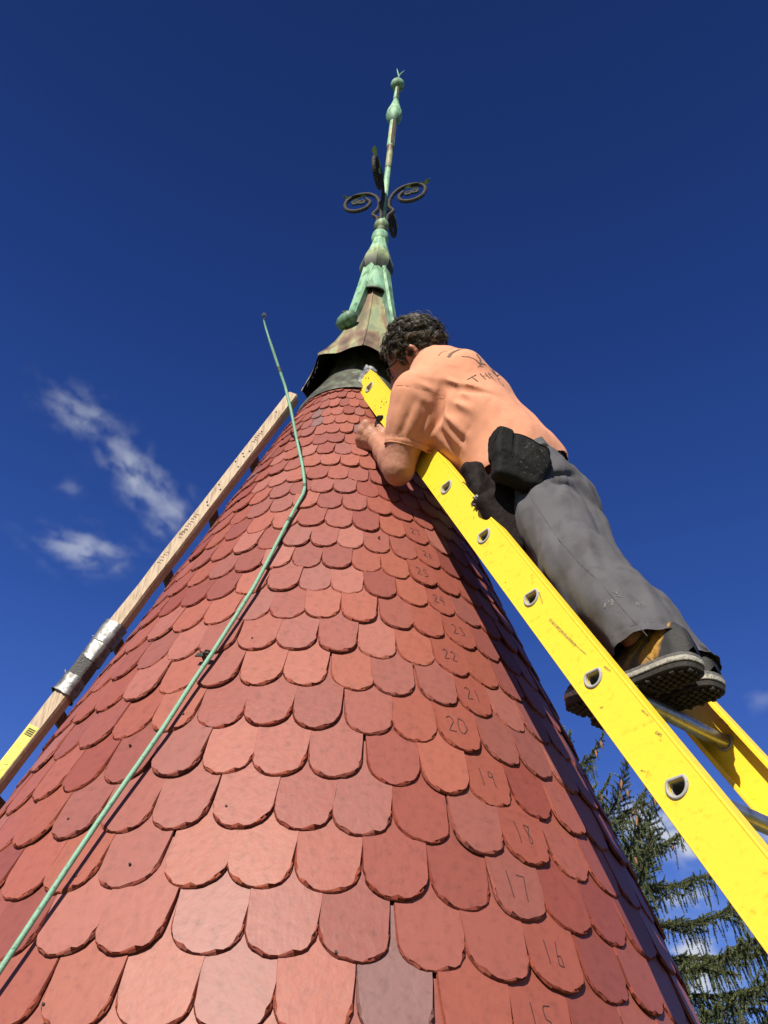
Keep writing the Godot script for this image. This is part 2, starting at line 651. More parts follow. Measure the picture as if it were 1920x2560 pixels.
# chalked slates: row, degrees
const MARKED := [[15, 27.0], [16, 30.3], [17, 26.8], [18, 30.3], [19, 26.9], [20, 24.0], [21, 28.4], [22, 26.1], [23, 30.1], [24, 27.4], [25, 23.8], [26, 28.0], [27, 25.5]]

const SW := 0.12
const SL := 0.22
const ST := 0.0052

# one slate: scale-shaped tail, chipped edge in three steps; origin at the middle of the tail, x across, y up the slope, z outwards
func slate_shape(rg: RandomNumberGenerator, round_h: float) -> Array:
	var mb := MB.new()
	var eg := MB.new()
	var hw := SW * 0.5
	var o := PackedVector2Array()
	var skew := rg.randf_range(-0.004, 0.004)
	var power := rg.randf_range(2.02, 2.25)
	o.append(Vector2(-hw, SL)); o.append(Vector2(-hw, SL * 0.66)); o.append(Vector2(-hw + rg.randf_range(0.0, 0.0012), SL * 0.44))
	for i in 17:
		var a := PI + PI * i / 16.0
		var cx := cos(a)
		var sy := sin(a)
		var x := hw * signf(cx) * pow(absf(cx), 2.0 / power)
		var y := round_h * (1.0 - pow(absf(sy), 2.0 / power)) + skew * x / hw
		var chip := rg.randf_range(0.0, 0.0011) + (rg.randf_range(0.001, 0.0026) if rg.randf() < 0.08 else 0.0)
		o.append(Vector2(x, y) * (1.0 - 0.0 * chip) + Vector2(-cx, -sy) * chip)
	o.append(Vector2(hw - rg.randf_range(0.0, 0.0012), SL * 0.44)); o.append(Vector2(hw, SL * 0.66)); o.append(Vector2(hw, SL))
	var m := o.size()
	var ce := Vector2(0.0, round_h * 1.05)
	# rings: outline at the back, then three worn steps up to the face
	var rings := [o]
	var zs := [0.0, 0.42, 0.80, 1.0]
	var wob := rg.randf_range(0.0, TAU)
	for k in range(1, 4):
		var r := PackedVector2Array()
		for i in m:
			var p := o[i]
			var tail := clampf((SL * 0.5 - p.y) / (SL * 0.3), 0.05, 1.0)
			var d := Vector2(-p.x, maxf(0.0, ce.y - p.y)).normalized() if p.y < ce.y else Vector2(-signf(p.x), 0.0)
			var inset: float = [0.0, 0.0010, 0.0028, 0.0050][k] * (0.35 + rg.randf() * 1.2) * (0.75 + 0.45 * sin(i * 1.3 + wob)) * tail
			if k > 1:
				inset = maxf(inset, (o[i].distance_to(rings[k - 1][i])) + 0.0004)
			r.append(p + d * inset)
		rings.append(r)
	for k in 3:
		for i in m - 1:
			var e := rg.randf_range(0.72, 1.10) if rg.randf() > 0.16 else rg.randf_range(0.30, 0.55)
			eg.col = Color(e, e * 0.95, e * 0.92)
			var q := [rings[k][i], rings[k][i + 1], rings[k + 1][i + 1], rings[k + 1][i]]
			var z0: float = zs[k] * ST * (1.0 + rg.randf_range(-0.08, 0.08) * float(k == 1))
			var z1: float = zs[k + 1] * ST
			eg.face([Vector3(q[0].x, q[0].y, z0), Vector3(q[1].x, q[1].y, z0), Vector3(q[2].x, q[2].y, z1), Vector3(q[3].x, q[3].y, z1)], Vector3(0, SL * 0.4, -0.004))
	mb.col = Color(1, 1, 1)
	var c0 := mb.vert(Vector3(0, SL * 0.36, ST * (1.0 + rg.randf_range(-0.05, 0.12))), Vector3(0, 0, 1))
	var ids := []
	for i in m:
		var p: Vector2 = rings[3][i]
		ids.append(mb.vert(Vector3(p.x, p.y, ST), Vector3(rg.randf_range(-0.02, 0.02), rg.randf_range(-0.02, 0.02), 1).normalized()))
	for i in m - 1:
		mb.tri(c0, ids[i], ids[i + 1])
	mb.tri(c0, ids[m - 1], ids[0])
	return [mb, eg]

func chalk(mark: String, sz: Vector2, sc: Vector3, rg: RandomNumberGenerator) -> MB:
	var mb := MB.new()
	var gw := sz.x / mark.length()
	for i in mark.length():
		for line in DIGITS[mark[i]]:
			var cu := Curve2D.new()
			var n: int = line.size() / 2
			var raw := []
			for j in n:
				raw.append(Vector2(line[2 * j], line[2 * j + 1]) + Vector2(rg.randf_range(-0.05, 0.05), rg.randf_range(-0.05, 0.05)))
			for j in n:
				var t: Vector2 = (raw[mini(j + 1, n - 1)] - raw[maxi(j - 1, 0)]) * 0.2
				cu.add_point(raw[j], -t, t)
			var pts := []
			var nr := []
			var L := cu.get_baked_length()
			for j in 15:
				var q := cu.sample_baked(L * j / 14.0)
				pts.append(Vector3((q.x * 0.78 + i - mark.length() * 0.5) * gw, (q.y - 0.5) * sz.y, 0.0))
				nr.append(Vector3(0, 0, 1))
			mb.stroke(pts, nr, 0.0019)
	for i in mb.v.size():
		mb.v[i] = Vector3(mb.v[i].x / sc.x, mb.v[i].y / sc.y + SL * 0.30, ST * 1.1 + mb.v[i].z / sc.z)
	return mb

func make_roof() -> void:
	var roof := thing("slate_turret", "steep conical turret roof of red fish-scale slates", "roof", AXIS + Vector3(0, -0.3, 0))
	# core under the slates
	var core := MB.new()
	var prof := []
	for i in 30:
		var h := lerpf(-0.30, 2.56, i / 29.0)
		prof.append([roof_r(h) - 0.017, h])
	core.lathe(AXIS, Basis(), prof, 64)
	part("roof_deck", core, mat("boards", lin(0.15, 0.055, 0.042), 0.9), roof)
	var eave := MB.new()
	eave.lathe(AXIS, Basis(), [[roof_r(-0.30) - 0.06, -0.34], [roof_r(-0.30) + 0.05, -0.34], [roof_r(-0.30) + 0.055, -0.30], [roof_r(-0.30) + 0.045, -0.285], [roof_r(-0.30) - 0.02, -0.28]], 48)
	part("eave_moulding", eave, mat("painted_eave", lin(0.3, 0.28, 0.25), 0.6), roof)

	var rg := RandomNumberGenerator.new()
	rg.seed = 20
	var shapes := []
	var meshes := []
	for cls in 3:
		var a := []
		var b := []
		for k in 7:
			var s := slate_shape(rg, [0.055, 0.051, 0.044][cls])
			a.append(s)
			var am: ArrayMesh = s[0].mesh()
			am.add_surface_from_arrays(Mesh.PRIMITIVE_TRIANGLES, s[1].mesh().surface_get_arrays(0))
			b.append(am)
		shapes.append(a); meshes.append(b)
	# slate: fine grain, blotches of lighter bloom, some iron stain
	var grain := noise_tex(3, 0.011, [Color(0.80, 0.79, 0.80), Color(0.955, 0.95, 0.95), Color(1, 1, 1), Color(1.0, 0.985, 0.975)], [0.0, 0.30, 0.55, 1.0], 1024, 6)
	var relief := bump_tex(8, 0.014, 5.0, 1024, 6)
	var tones := [Color(0.242, 0.066, 0.045), Color(0.210, 0.052, 0.037), Color(0.272, 0.080, 0.055), Color(0.228, 0.067, 0.050), Color(0.196, 0.051, 0.038), Color(0.258, 0.074, 0.048), Color(0.222, 0.072, 0.057), Color(0.175, 0.088, 0.082), Color(0.280, 0.097, 0.074)]
	var mats := []
	var edges := []
	for t in tones:
		var m := vcol(mat("red_slate", lin(t.r, t.g, t.b), 0.54, grain, Vector3.ONE * 3.4, relief, 0.30))
		m.metallic_specular = 0.52
		mats.append(m)
		var em := vcol(mat("broken_slate_edge", lin(t.r, t.g, t.b), 0.95, grain, Vector3.ONE * 5.0, relief, 0.8))
		em.metallic_specular = 0.12
		edges.append(em)
	var stuff_m := vcol(mat("red_slate", Color(1, 1, 1), 0.54, grain, Vector3.ONE * 2.7, relief, 0.28))
	var stuff_e := vcol(mat("broken_slate_edge", lin(1.0, 1.0, 1.0), 0.95, grain, Vector3.ONE * 5.0, relief, 0.8))
	stuff_e.metallic_specular = 0.12
	var chalk_m := mat("dark_crayon", lin(0.022, 0.014, 0.014), 0.8)
	var list := []
	for i in ROWS.size():
		var row := i + 12
		var h: float = ROWS[i]
		var up: float = (ROWS[i + 1] if i + 1 < ROWS.size() else 2.56) - h
		var e := up / cos(roof_slope(h))
		var count := 48
		if row >= 27 and row <= 33: count = 44
		var step := 360.0 / count
		for k in count:
			var deg: float = PHASE[i] + (k - count / 2) * step + rg.randf_range(-0.32, 0.32)
			var wf := 1.0 + rg.randf_range(-0.025, 0.012)
			var w := deg_to_rad(step) * roof_r(h) * wf - 0.0004
			var th := lerpf(0.0052, 0.0038, clampf((row - 20) / 18.0, 0.0, 1.0)) * rg.randf_range(0.85, 1.2)
			var L := 1.95 * e
			var tail := 2.35 * th + rg.randf_range(-0.0005, 0.0014)
			var fr := roof_frame(deg, h + rg.randf_range(-0.0022, 0.0022), 0.0)
			# tail lifted on the slates below, head down on the deck
			var hd := roof_frame(deg, minf(h + up * 1.95, 2.66), -0.014)
			var ya := (hd.origin - (fr.origin + fr.basis.z * (tail - 0.014))).normalized()
			var za := fr.basis.x.cross(ya).normalized()
			var bs := Basis(fr.basis.x, ya, za) * Basis(Vector3.BACK, rg.randf_range(-0.012, 0.012)) * Basis(Vector3.UP, rg.randf_range(-0.018, 0.018))
			var og := fr.origin + fr.basis.z * (tail - 0.014)
			var tone := rg.randi() % 7
			if rg.randf() < 0.06: tone = 8
			if rg.randf() < 0.012 and deg < -40.0: tone = 7
			var mark := ""
			for mk in MARKED:
				if mk[0] == row and absf(deg - mk[1]) < step * 0.5: mark = str(row)
			# the odd grey-purple slates
			if row == 15 and absf(deg - 12.0) < 3.9: tone = 7
			if (row == 34 and absf(deg - 3.5) < 4.2) or (row == 35 and absf(deg + 17.0) < 4.0) or (row == 36 and absf(deg + 22.0) < 4.0): tone = 7
			if mark: tone = 0 if row != 17 else 6
			var to := -og
			var facing := bs.z.dot(to.normalized())
			var dir := to.normalized()
			var seen := 0.0
			if facing > 0.0:
				seen = w * e * facing / to.length_squared()
				if row < 14: seen *= 0.05
				if deg > 38.0: seen *= 0.35
			list.append([seen, row, bs, og, Vector3(w / SW, L / SL, th / ST), tone, mark, rg.randi() % 7, 0 if row < 22 else (1 if row < 30 else 2)])
	list.sort_custom(func(a, b): return a[0] > b[0])
	var rest := MB.new()
	var rest_e := MB.new()
	for i in list.size():
		var q: Array = list[i]
		var tf := Transform3D(q[2] * Basis.from_scale(q[4]), q[3])
		if i < 300:
			var o := MeshInstance3D.new()
			o.name = "slate"
			o.mesh = meshes[q[8]][q[7]]
			o.set_surface_override_material(0, mats[q[5]])
			o.set_surface_override_material(1, edges[q[5]])
			roof.add_child(o, true)
			o.transform = Transform3D(tf.basis, tf.origin - roof.position)
			if q[5] == 7: o.set_meta("label", "grey-purple slate among the red ones")
			if q[6]:
				o.set_meta("label", "red slate with the number %s written on it" % q[6])
				var wr := q[4] as Vector3
				var ch := chalk(q[6], Vector2(wr.x * SW * 0.46, wr.x * SW * 0.40) * rg.randf_range(0.9, 1.15), wr, rg)
				var co := MeshInstance3D.new()
				co.name = "written_number"
				co.mesh = ch.mesh()
				co.material_override = chalk_m
				o.add_child(co, true)
		else:
			rest.col = tones[q[5]]
			rest.append(shapes[q[8]][q[7]][0], tf)
			rest_e.col = tones[q[5]]
			rest_e.append(shapes[q[8]][q[7]][1], tf)
			if q[6]:
				rest.col = Color(0.022, 0.014, 0.014)
				var wr := q[4] as Vector3
				rest.append(chalk(q[6], Vector2(wr.x * SW * 0.46, wr.x * SW * 0.40), wr, rg), tf)
	var so := part("slate_field", rest, stuff_m, roof)
	so.set_meta("kind", "stuff")
	part("slate_field_edge", rest_e, stuff_e, roof).set_meta("kind", "stuff")
	# dark nail heads and lime specks on a few slates
	var nail := MB.new()
	for q in [[-24.0, 0.49], [-17.5, 0.505], [-20.0, 0.24], [-16.0, 0.215], [-21.0, 0.27], [-26.0, 0.79], [-19.0, 0.86], [-30.0, 0.62], [1.5, 1.07], [-12.0, 1.09], [13.0, 1.54], [6.0, 0.36], [-8.0, 0.62]]:
		var fr := roof_frame(q[0], q[1], 0.004)
		nail.tube([fr.origin - fr.basis.z * 0.012, fr.origin + fr.basis.z * 0.0015], [0.0026], 7, true)
	part("nail_head", nail, mat("rusty_nail", lin(0.03, 0.018, 0.014), 0.7, null, Vector3.ONE, null, 1.0, 0.3), roof).set_meta("kind", "stuff")

func make_ground() -> void:
	var g := MB.new()
	var r := 1500.0
	g.flat([Vector3(-r, GROUND, -r), Vector3(r, GROUND, -r), Vector3(r, GROUND, r), Vector3(-r, GROUND, r)], Vector3.UP)
	var gt := noise_tex(5, 0.02, [Color(0.30, 0.33, 0.20), Color(0.42, 0.44, 0.27), Color(0.5, 0.47, 0.32)], [0.0, 0.5, 1.0], 512, 5)
	struct("ground", g, mat("autumn_grass", Color(0.9, 0.9, 0.9), 0.95, gt, Vector3.ONE * 0.12))
	var tw := thing("round_tower", "pale round turret wall under the red slate roof", "tower", AXIS + Vector3(0, GROUND, 0))
	var wl := MB.new()
	wl.lathe(AXIS, Basis(), [[0.97, GROUND], [0.97, -0.345]], 48)
	part("wall", wl, mat("stucco", lin(0.42, 0.38, 0.32), 0.9, noise_tex(6, 0.03, [Color(0.85, 0.84, 0.82), Color(1, 1, 1)], [0.0, 1.0], 256), Vector3.ONE * 0.8), tw)
	var bd := MB.new()
	bd.lathe(AXIS, Basis(), [[0.968, -0.62], [1.0, -0.62], [1.0, -0.50], [0.968, -0.50]], 48)
	part("string_course", bd, mat("stone_band", lin(0.35, 0.32, 0.28), 0.85), tw)

# ---------------------------------------------------------------- copper cap and finial
func fin(h: float) -> Vector3:
	return AXIS + Vector3(0.024 + 0.0205 * (h - 2.8), h, 0.0)

func make_finial() -> void:
	var root := thing("copper_finial", "tall verdigris copper finial with scrolls on the turret top", "finial", fin(2.53))
	var up := Vector3(0.0205, 1, 0).normalized()
	var b := Basis(up.cross(Vector3.BACK).normalized(), up, Vector3.BACK)
	b.z = b.x.cross(b.y)
	var o := AXIS + Vector3(0.024 - 0.0205 * 2.8, 0, 0)
	var green := vcol(mat("verdigris", Color(1, 1, 1), 0.62, noise_tex(31, 0.012, [Color(0.36, 0.38, 0.30), Color(0.74, 0.82, 0.72), Color(1, 1, 1), Color(1.0, 0.98, 0.78)], [0.05, 0.36, 0.62, 1.0], 512, 5), Vector3(5, 1.6, 5), bump_tex(32, 0.02, 3.0, 256), 0.35))
	var patina := vcol(mat("brown_patina", Color(1, 1, 1), 0.5, noise_tex(33, 0.010, [lin(0.085, 0.062, 0.042), lin(0.185, 0.115, 0.085), lin(0.24, 0.165, 0.10), lin(0.34, 0.34, 0.17), lin(0.19, 0.28, 0.18)], [0.15, 0.38, 0.53, 0.63, 0.82], 512, 4), Vector3(2.0, 0.6, 2.0), bump_tex(34, 0.02, 4.0, 256), 0.5))
	patina.metallic = 0.15
	var shade_black := mat("painted_shade_black", lin(0.006, 0.0055, 0.005), 0.75, null, Vector3.ONE, bump_tex(35, 0.03, 6.0, 256), 0.6)  # near-black colour stands in for the shade inside the cap
	var lead := vcol(mat("weathered_flashing", Color(1, 1, 1), 0.6, noise_tex(36, 0.009, [lin(0.022, 0.023, 0.017), lin(0.05, 0.052, 0.036), lin(0.095, 0.09, 0.058), lin(0.13, 0.27, 0.19)], [0.2, 0.5, 0.72, 0.95], 512, 5), Vector3(4, 3, 4), bump_tex(37, 0.015, 5.0, 256), 0.6))
	var G := Color(0.185, 0.36, 0.255)
	var GL := Color(0.28, 0.46, 0.32)
	var GY := Color(0.30, 0.36, 0.20)
	var DK := Color(0.05, 0.055, 0.04)
	var RS := Color(0.16, 0.075, 0.045)
	# flashing collar above the slates
	var fl := MB.new()
	var prof := []
	for q in [[0.2520, 2.524], [0.2490, 2.545], [0.226, 2.60], [0.192, 2.67], [0.152, 2.76], [0.125, 2.90]]:
		prof.append(q)
	fl.lathe(AXIS + Vector3(0.008, 0, 0), Basis(), prof, 40)
	part("flashing_collar", fl, lead, root)
	# eight-sided cap, its rim lifted and dented
	var cap := MB.new()
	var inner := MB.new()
	var pr := [[0.2585, 2.772], [0.2560, 2.790], [0.222, 2.852], [0.186, 2.930], [0.153, 3.020], [0.122, 3.120], [0.096, 3.220], [0.077, 3.320], [0.062, 3.430], [0.052, 3.560], [0.047, 3.640]]
	var bend := [0.0, 0.010, -0.004, 0.012, -0.01, 0.006, -0.016, 0.006]
	var turn := -0.0144
	for k in 8:
		var a := [turn + TAU * k / 8.0, turn + TAU * (k + 1) / 8.0]
		for w in 2:
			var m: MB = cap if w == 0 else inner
			var rows := []
			for i in pr.size():
				var row := []
				for j in 9:
					var t := j / 8.0
					var an := lerpf(a[0], a[1], t)
					var rr: float = pr[i][0] * cos(PI / 8.0) / cos(an - (a[0] + a[1]) * 0.5)
					var fade := clampf(1.0 - (pr[i][1] - 2.772) / 0.12, 0.0, 1.0)
					var hh: float = pr[i][1] + fade * (lerpf(bend[k], bend[(k + 1) % 8], t) + 0.006 * sin(t * PI * 3.0 + k) * (1.0 if i < 2 else 0.4))
					rr -= 0.006 * sin(PI * t) * fade
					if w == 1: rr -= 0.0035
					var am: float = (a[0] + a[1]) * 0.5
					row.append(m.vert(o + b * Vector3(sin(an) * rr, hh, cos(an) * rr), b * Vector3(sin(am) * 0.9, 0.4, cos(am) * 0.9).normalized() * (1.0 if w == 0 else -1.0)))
				rows.append(row)
			for i in pr.size() - 1:
				for j in 8:
					m.quad(rows[i][j], rows[i][j + 1], rows[i + 1][j + 1], rows[i + 1][j])
	part("cap", cap, patina, root, "eight-sided copper skirt streaked brown, green and yellow")
	part("cap_inside_shade", inner, shade_black, root)  # inner sheet that paints the shade under the hollow cap
	# standing seams at the corners
	for k in 8:
		var an := turn + TAU * k / 8.0
		var seam := MB.new()
		var pts := []
		for i in pr.size():
			var fade := clampf(1.0 - (pr[i][1] - 2.772) / 0.12, 0.0, 1.0)
			pts.append(o + b * Vector3(sin(an) * pr[i][0], pr[i][1] + bend[k] * fade, cos(an) * pr[i][0]))
		seam.col = Color(0.9, 0.9, 0.9)
		seam.tube(pts, [0.0032], 6)
		part("seam", seam, patina, root)
	# ragged strip under the left rim, coloured as the cap's shaded inside
	var rg := RandomNumberGenerator.new()
	rg.seed = 5
	var torn := MB.new()
	for k in [-2, -3]:
		var a0: float = turn + TAU * (k + 1) / 8.0
		var a1: float = turn + TAU * k / 8.0
		var prev := []
		for j in 15:
			var t := j / 14.0
			var rr := 0.252 * cos(PI / 8.0) / cos((t - 0.5) * PI / 4.0)
			var an := lerpf(a0, a1, t)
			var drop := (0.035 if k == -2 else 0.022) * (0.35 + t * 0.9) + rg.randf_range(-0.009, 0.011)
			var p0 := o + b * Vector3(sin(an) * rr, 2.786, cos(an) * rr)
			var p1 := o + b * Vector3(sin(an) * (rr - 0.008 + rg.randf_range(-0.006, 0.006)), 2.786 - drop, cos(an) * (rr - 0.008))
			var nn := b * Vector3(sin(an), 0.1, cos(an))
			var cur := [torn.vert(p0, nn), torn.vert(p1, nn)]
			if prev and not (k == -2 and (j == 9 or j == 13)):
				torn.quad(prev[0], cur[0], cur[1], prev[1])
			prev = cur
	part("ragged_dark_strip", torn, shade_black, root)
	# hood plates and struts round the neck
	for k in 4:
		var hood := MB.new()
		var am := deg_to_rad(3.0 + 90.0 * k)
		var ax := b * Vector3(cos(am), 0, -sin(am))
		var out := b * Vector3(sin(am), 0, cos(am))
		var rows := []
		for i in 9:
			var t := i / 8.0
			var h := lerpf(3.66, 3.405, t)
			var hw := lerpf(0.022, 0.054, pow(t, 0.8))
			var dep := lerpf(0.052, 0.090, t) + 0.008 * sin(PI * t)
			var row := []
			for j in 11:
				var u := j / 10.0 * 2.0 - 1.0
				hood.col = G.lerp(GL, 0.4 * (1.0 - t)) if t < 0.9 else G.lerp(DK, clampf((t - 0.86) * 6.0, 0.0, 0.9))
				row.append(hood.vert(o + b * Vector3(0, h - 0.008 * (1.0 - u * u) * t, 0) + ax * hw * u + out * (dep - 0.022 * u * u - 0.012 * pow(absf(u), 6.0)), (out + ax * u * 0.7 + b.y * 0.15).normalized()))
			rows.append(row)
		for i in 8:
			for j in 10:
				hood.quad(rows[i][j], rows[i][j + 1], rows[i + 1][j + 1], rows[i + 1][j])
		# rolled lower edge
		var lip := []
		for j in 11:
			var u := j / 10.0 * 2.0 - 1.0
			lip.append(o + b * Vector3(0, 3.405 - 0.008 * (1.0 - u * u), 0) + ax * 0.054 * u + out * (0.090 - 0.022 * u * u - 0.012 * pow(absf(u), 6.0)))
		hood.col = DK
		hood.tube(lip, [0.0045], 6)
		part("hood_plate", hood, green, root)
	for k in 4:
		var am := deg_to_rad([-40.0, 58.0, 140.0, -130.0][k])
		var out := b * Vector3(sin(am), 0, cos(am))
		var ax := b * Vector3(cos(am), 0, -sin(am))
		var st := MB.new()
		var rows := []
		for i in 10:
			var t := i / 9.0
			var h := lerpf(3.65, 3.135, t)
			var cr := lerpf(0.052, 0.132, pow(t, 1.1))
			var hw := lerpf(0.034, 0.021, t)
			var row := []
			for q in [[-1.0, 0.0], [-0.75, 0.012], [0.75, 0.012], [1.0, 0.0], [0.8, -0.03], [-0.8, -0.03]]:
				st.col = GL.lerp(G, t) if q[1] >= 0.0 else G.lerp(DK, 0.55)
				row.append(o + b * Vector3(0, h, 0) + ax * hw * float(q[0]) + out * (cr + float(q[1])))
			rows.append(row)
		for i in 9:
			for j in 6:
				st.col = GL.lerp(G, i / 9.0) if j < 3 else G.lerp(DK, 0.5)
				st.face([rows[i][j], rows[i][(j + 1) % 6], rows[i + 1][(j + 1) % 6], rows[i + 1][j]], o + b * Vector3(0, lerpf(3.64, 3.16, t_mid(i)), 0) + out * (lerpf(0.05, 0.13, pow((i + 0.5) / 9.0, 1.1)) - 0.008))
		var so := part("strut", st, green, root)
		# curled foot: a fat bud with an eye
		var bud := MB.new()
		var ce := o + b * Vector3(0, 3.105, 0) + out * 0.149
		bud.col = G.lerp(DK, 0.35)
		var bb := Basis(ax, b.y, out) * Basis(Vector3.BACK, 0.25)
		bud.lathe(ce, Basis(bb.y, bb.x, -bb.z), [[0.001, -0.056], [0.020, -0.050, G.lerp(DK, 0.5)], [0.033, -0.030], [0.037, 0.0, G.lerp(DK, 0.25)], [0.033, 0.026], [0.022, 0.044, G.lerp(DK, 0.6)], [0.012, 0.050], [0.001, 0.053]], 18)
		bud.col = DK
		bud.tube([ce + ax * 0.015 + b.y * 0.030, ce + ax * 0.012 + b.y * 0.034 + out * 0.02, ce - ax * 0.004 + b.y * 0.026 + out * 0.03], [0.006], 6)
		part("curled_bud", bud, green, so)
	# eight-sided bell, its colour darkening down to the rim and underside
	var bell := MB.new()
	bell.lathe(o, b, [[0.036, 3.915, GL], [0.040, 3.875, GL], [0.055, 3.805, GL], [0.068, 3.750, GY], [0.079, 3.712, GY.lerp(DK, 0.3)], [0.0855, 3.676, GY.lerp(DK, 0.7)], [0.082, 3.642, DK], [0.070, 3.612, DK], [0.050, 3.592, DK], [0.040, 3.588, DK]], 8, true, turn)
	part("bell", bell, green, root, "eight-sided bell darkening towards its lower rim")
	var b3 := MB.new()
	b3.lathe(o, b, [[0.030, 3.895, GL], [0.040, 3.905], [0.0455, 3.930, G], [0.042, 3.957, GL], [0.030, 3.972], [0.033, 3.978, DK], [0.034, 3.988, DK], [0.028, 3.994, G], [0.020, 4.000]], 24)
	part("lower_ball", b3, green, root)
	var b2 := MB.new()
	b2.lathe(o, b, [[0.020, 3.995, GY], [0.019, 4.012, GY], [0.030, 4.020, GY.lerp(DK, 0.5)], [0.0385, 4.040, GY.lerp(DK, 0.3)], [0.0375, 4.060, G], [0.028, 4.080, GL], [0.016, 4.090]], 24)
	part("upper_ball", b2, green, root)
	var sh := MB.new()
	sh.lathe(o, b, [[0.0175, 4.08, GL], [0.0170, 4.35, GL], [0.0165, 4.625, GL], [0.0205, 4.627, DK], [0.0205, 4.637, DK], [0.0180, 4.640, GY.lerp(RS, 0.35)], [0.0180, 4.80, GY.lerp(RS, 0.3)], [0.0185, 4.855, RS], [0.0215, 4.862, DK], [0.0215, 4.872, RS], [0.0230, 4.885, GL], [0.0220, 5.0, GY], [0.0215, 5.20, GL]], 20)
	part("spire_shaft", sh, green, root)
	var tear := MB.new()
	tear.lathe(o, b, [[0.020, 5.175, G.lerp(DK, 0.5)], [0.034, 5.190, G.lerp(DK, 0.3)], [0.0465, 5.225, G], [0.050, 5.262, GL], [0.046, 5.300, GL], [0.034, 5.355, GL], [0.024, 5.410, G], [0.018, 5.455], [0.0165, 5.47, DK], [0.0185, 5.475, G], [0.0165, 5.55, GL], [0.013, 5.64, GL]], 24)
	part("teardrop", tear, green, root)
	var ball := MB.new()
	var bp := []
	for i in 13:
		var a := -PI * 0.5 + PI * i / 12.0
		bp.append([maxf(0.0015, 0.0445 * cos(a)), 5.676 + 0.0445 * sin(a), G.lerp(DK, 0.25) if i < 5 else G])
	ball.lathe(o, b, bp, 24)
	part("top_ball", ball, green, root)
	var fork := MB.new()
	fork.col = G
	fork.tube([o + b * Vector3(0, 5.71, 0), o + b * Vector3(0.002, 5.80, 0), o + b * Vector3(-0.009, 5.86, 0.0), o + b * Vector3(-0.017, 5.915, 0.0)], [0.0075, 0.006, 0.005, 0.0015], 7)
	fork.tube([o + b * Vector3(0.002, 5.80, 0), o + b * Vector3(0.014, 5.845, 0.0), o + b * Vector3(0.034, 5.893, 0.0)], [0.006, 0.005, 0.0015], 7)
	part("forked_tip", fork, green, root)
	# split seams showing rusty iron, on the sunny side
	var split := MB.new()
	for q in [[4.885, 5.195, 0.024, 14.0, 0.017], [5.475, 5.62, 0.0185, 18.0, 0.012], [4.09, 4.34, 0.020, -30.0, 0.015]]:
		var am := deg_to_rad(q[3])
		var pts := []
		var nr := []
		for i in 12:
			var t := i / 11.0
			pts.append(o + b * Vector3(sin(am) * q[2], lerpf(q[0], q[1], t), cos(am) * q[2]))
			nr.append(b * Vector3(sin(am), 0, cos(am)))
		split.stroke(pts, nr, q[4] * 1.0, 0.0012)
	part("rusty_split", split, mat("rusty_iron", lin(0.11, 0.055, 0.042), 0.8, noise_tex(38, 0.05, [Color(0.4, 0.36, 0.36), Color(1, 1, 1)], [0.2, 0.8], 256), Vector3.ONE * 8.0, bump_tex(39, 0.06, 6.0, 256), 0.8), root)
	# four iron scrolls with copper leaves
	var iron := vcol(mat("blackened_scroll", Color(1, 1, 1), 0.75, noise_tex(40, 0.03, [Color(0.55, 0.45, 0.42), Color(1, 1, 1), Color(0.9, 1.6, 1.3)], [0.2, 0.6, 0.95], 256), Vector3.ONE * 6.0, bump_tex(41, 0.06, 6.0, 256), 0.7, 0.1))
	for az in [74.0, -106.0, -17.0, 163.0]:
		var am := deg_to_rad(az)
		var out := b * Vector3(sin(am), 0, cos(am))
		var side := b * Vector3(cos(am), 0, -sin(am))
		var cu := Curve3D.new()
		var flat := [[0.022, 4.06], [0.030, 4.135], [0.056, 4.175], [0.030, 4.225], [0.030, 4.29], [0.052, 4.352], [0.095, 4.394], [0.148, 4.404], [0.196, 4.388], [0.223, 4.340], [0.208, 4.275], [0.155, 4.243], [0.100, 4.258], [0.080, 4.305], [0.104, 4.346]]
		for i in flat.size():
			var t := Vector3.ZERO
			if i > 0 and i < flat.size() - 1:
				t = (out * (flat[i + 1][0] - flat[i - 1][0]) + b.y * (flat[i + 1][1] - flat[i - 1][1])) * 0.18
			cu.add_point(o + out * flat[i][0] + b.y * flat[i][1], -t, t)
		var sc := MB.new()
		sc.col = Color(0.030, 0.026, 0.023)
		var path := []
		var L := cu.get_baked_length()
		for i in 64:
			path.append(cu.sample_baked(L * i / 63.0, true))
		sc.tube(path, [0.0100], 10, true, 1.1, side)
		# rusty beading along the outer edge
		for i in range(2, 62):
			var d: Vector3 = path[i + 1] - path[i - 1]
			var e := d.normalized().cross(side)
			if e.dot(path[i] - (o + out * 0.145 + b.y * 4.32)) < 0.0: e = -e
			sc.col = Color(0.06, 0.038, 0.032) if i % 3 else Color(0.05, 0.085, 0.066)
			sc.box((path[i] as Vector3) + e * 0.0092, d.normalized() * 0.0040, e * 0.0010, side * 0.0045, 0.0006)
		var so := part("scroll", sc, iron, root)
		var leaf := MB.new()
		leaf.col = Color(0.34, 0.52, 0.41)
		# curling leaf over the top
		var rows := []
		for i in 9:
			var t := i / 8.0
			var p := o + out * lerpf(0.110, 0.246, t) + b.y * (4.384 + 0.050 * t * t + 0.012 * sin(t * PI * 2.0))
			var hw := 0.014 * sin(PI * clampf(t * 0.85 + 0.12, 0.0, 1.0)) + (0.010 if i == 7 else 0.0)
			var row := []
			for u in [-1.0, 0.0, 1.0]:
				row.append(leaf.vert(p + side * hw * u - b.y * absf(u) * 0.004 + out * absf(u) * 0.004 * sin(t * 9.0), (b.y + side * u * 0.3).normalized()))
			rows.append(row)
		for i in 8:
			for j in 2:
				leaf.quad(rows[i][j], rows[i][j + 1], rows[i + 1][j + 1], rows[i + 1][j])
		part("leaf", leaf, green, so)
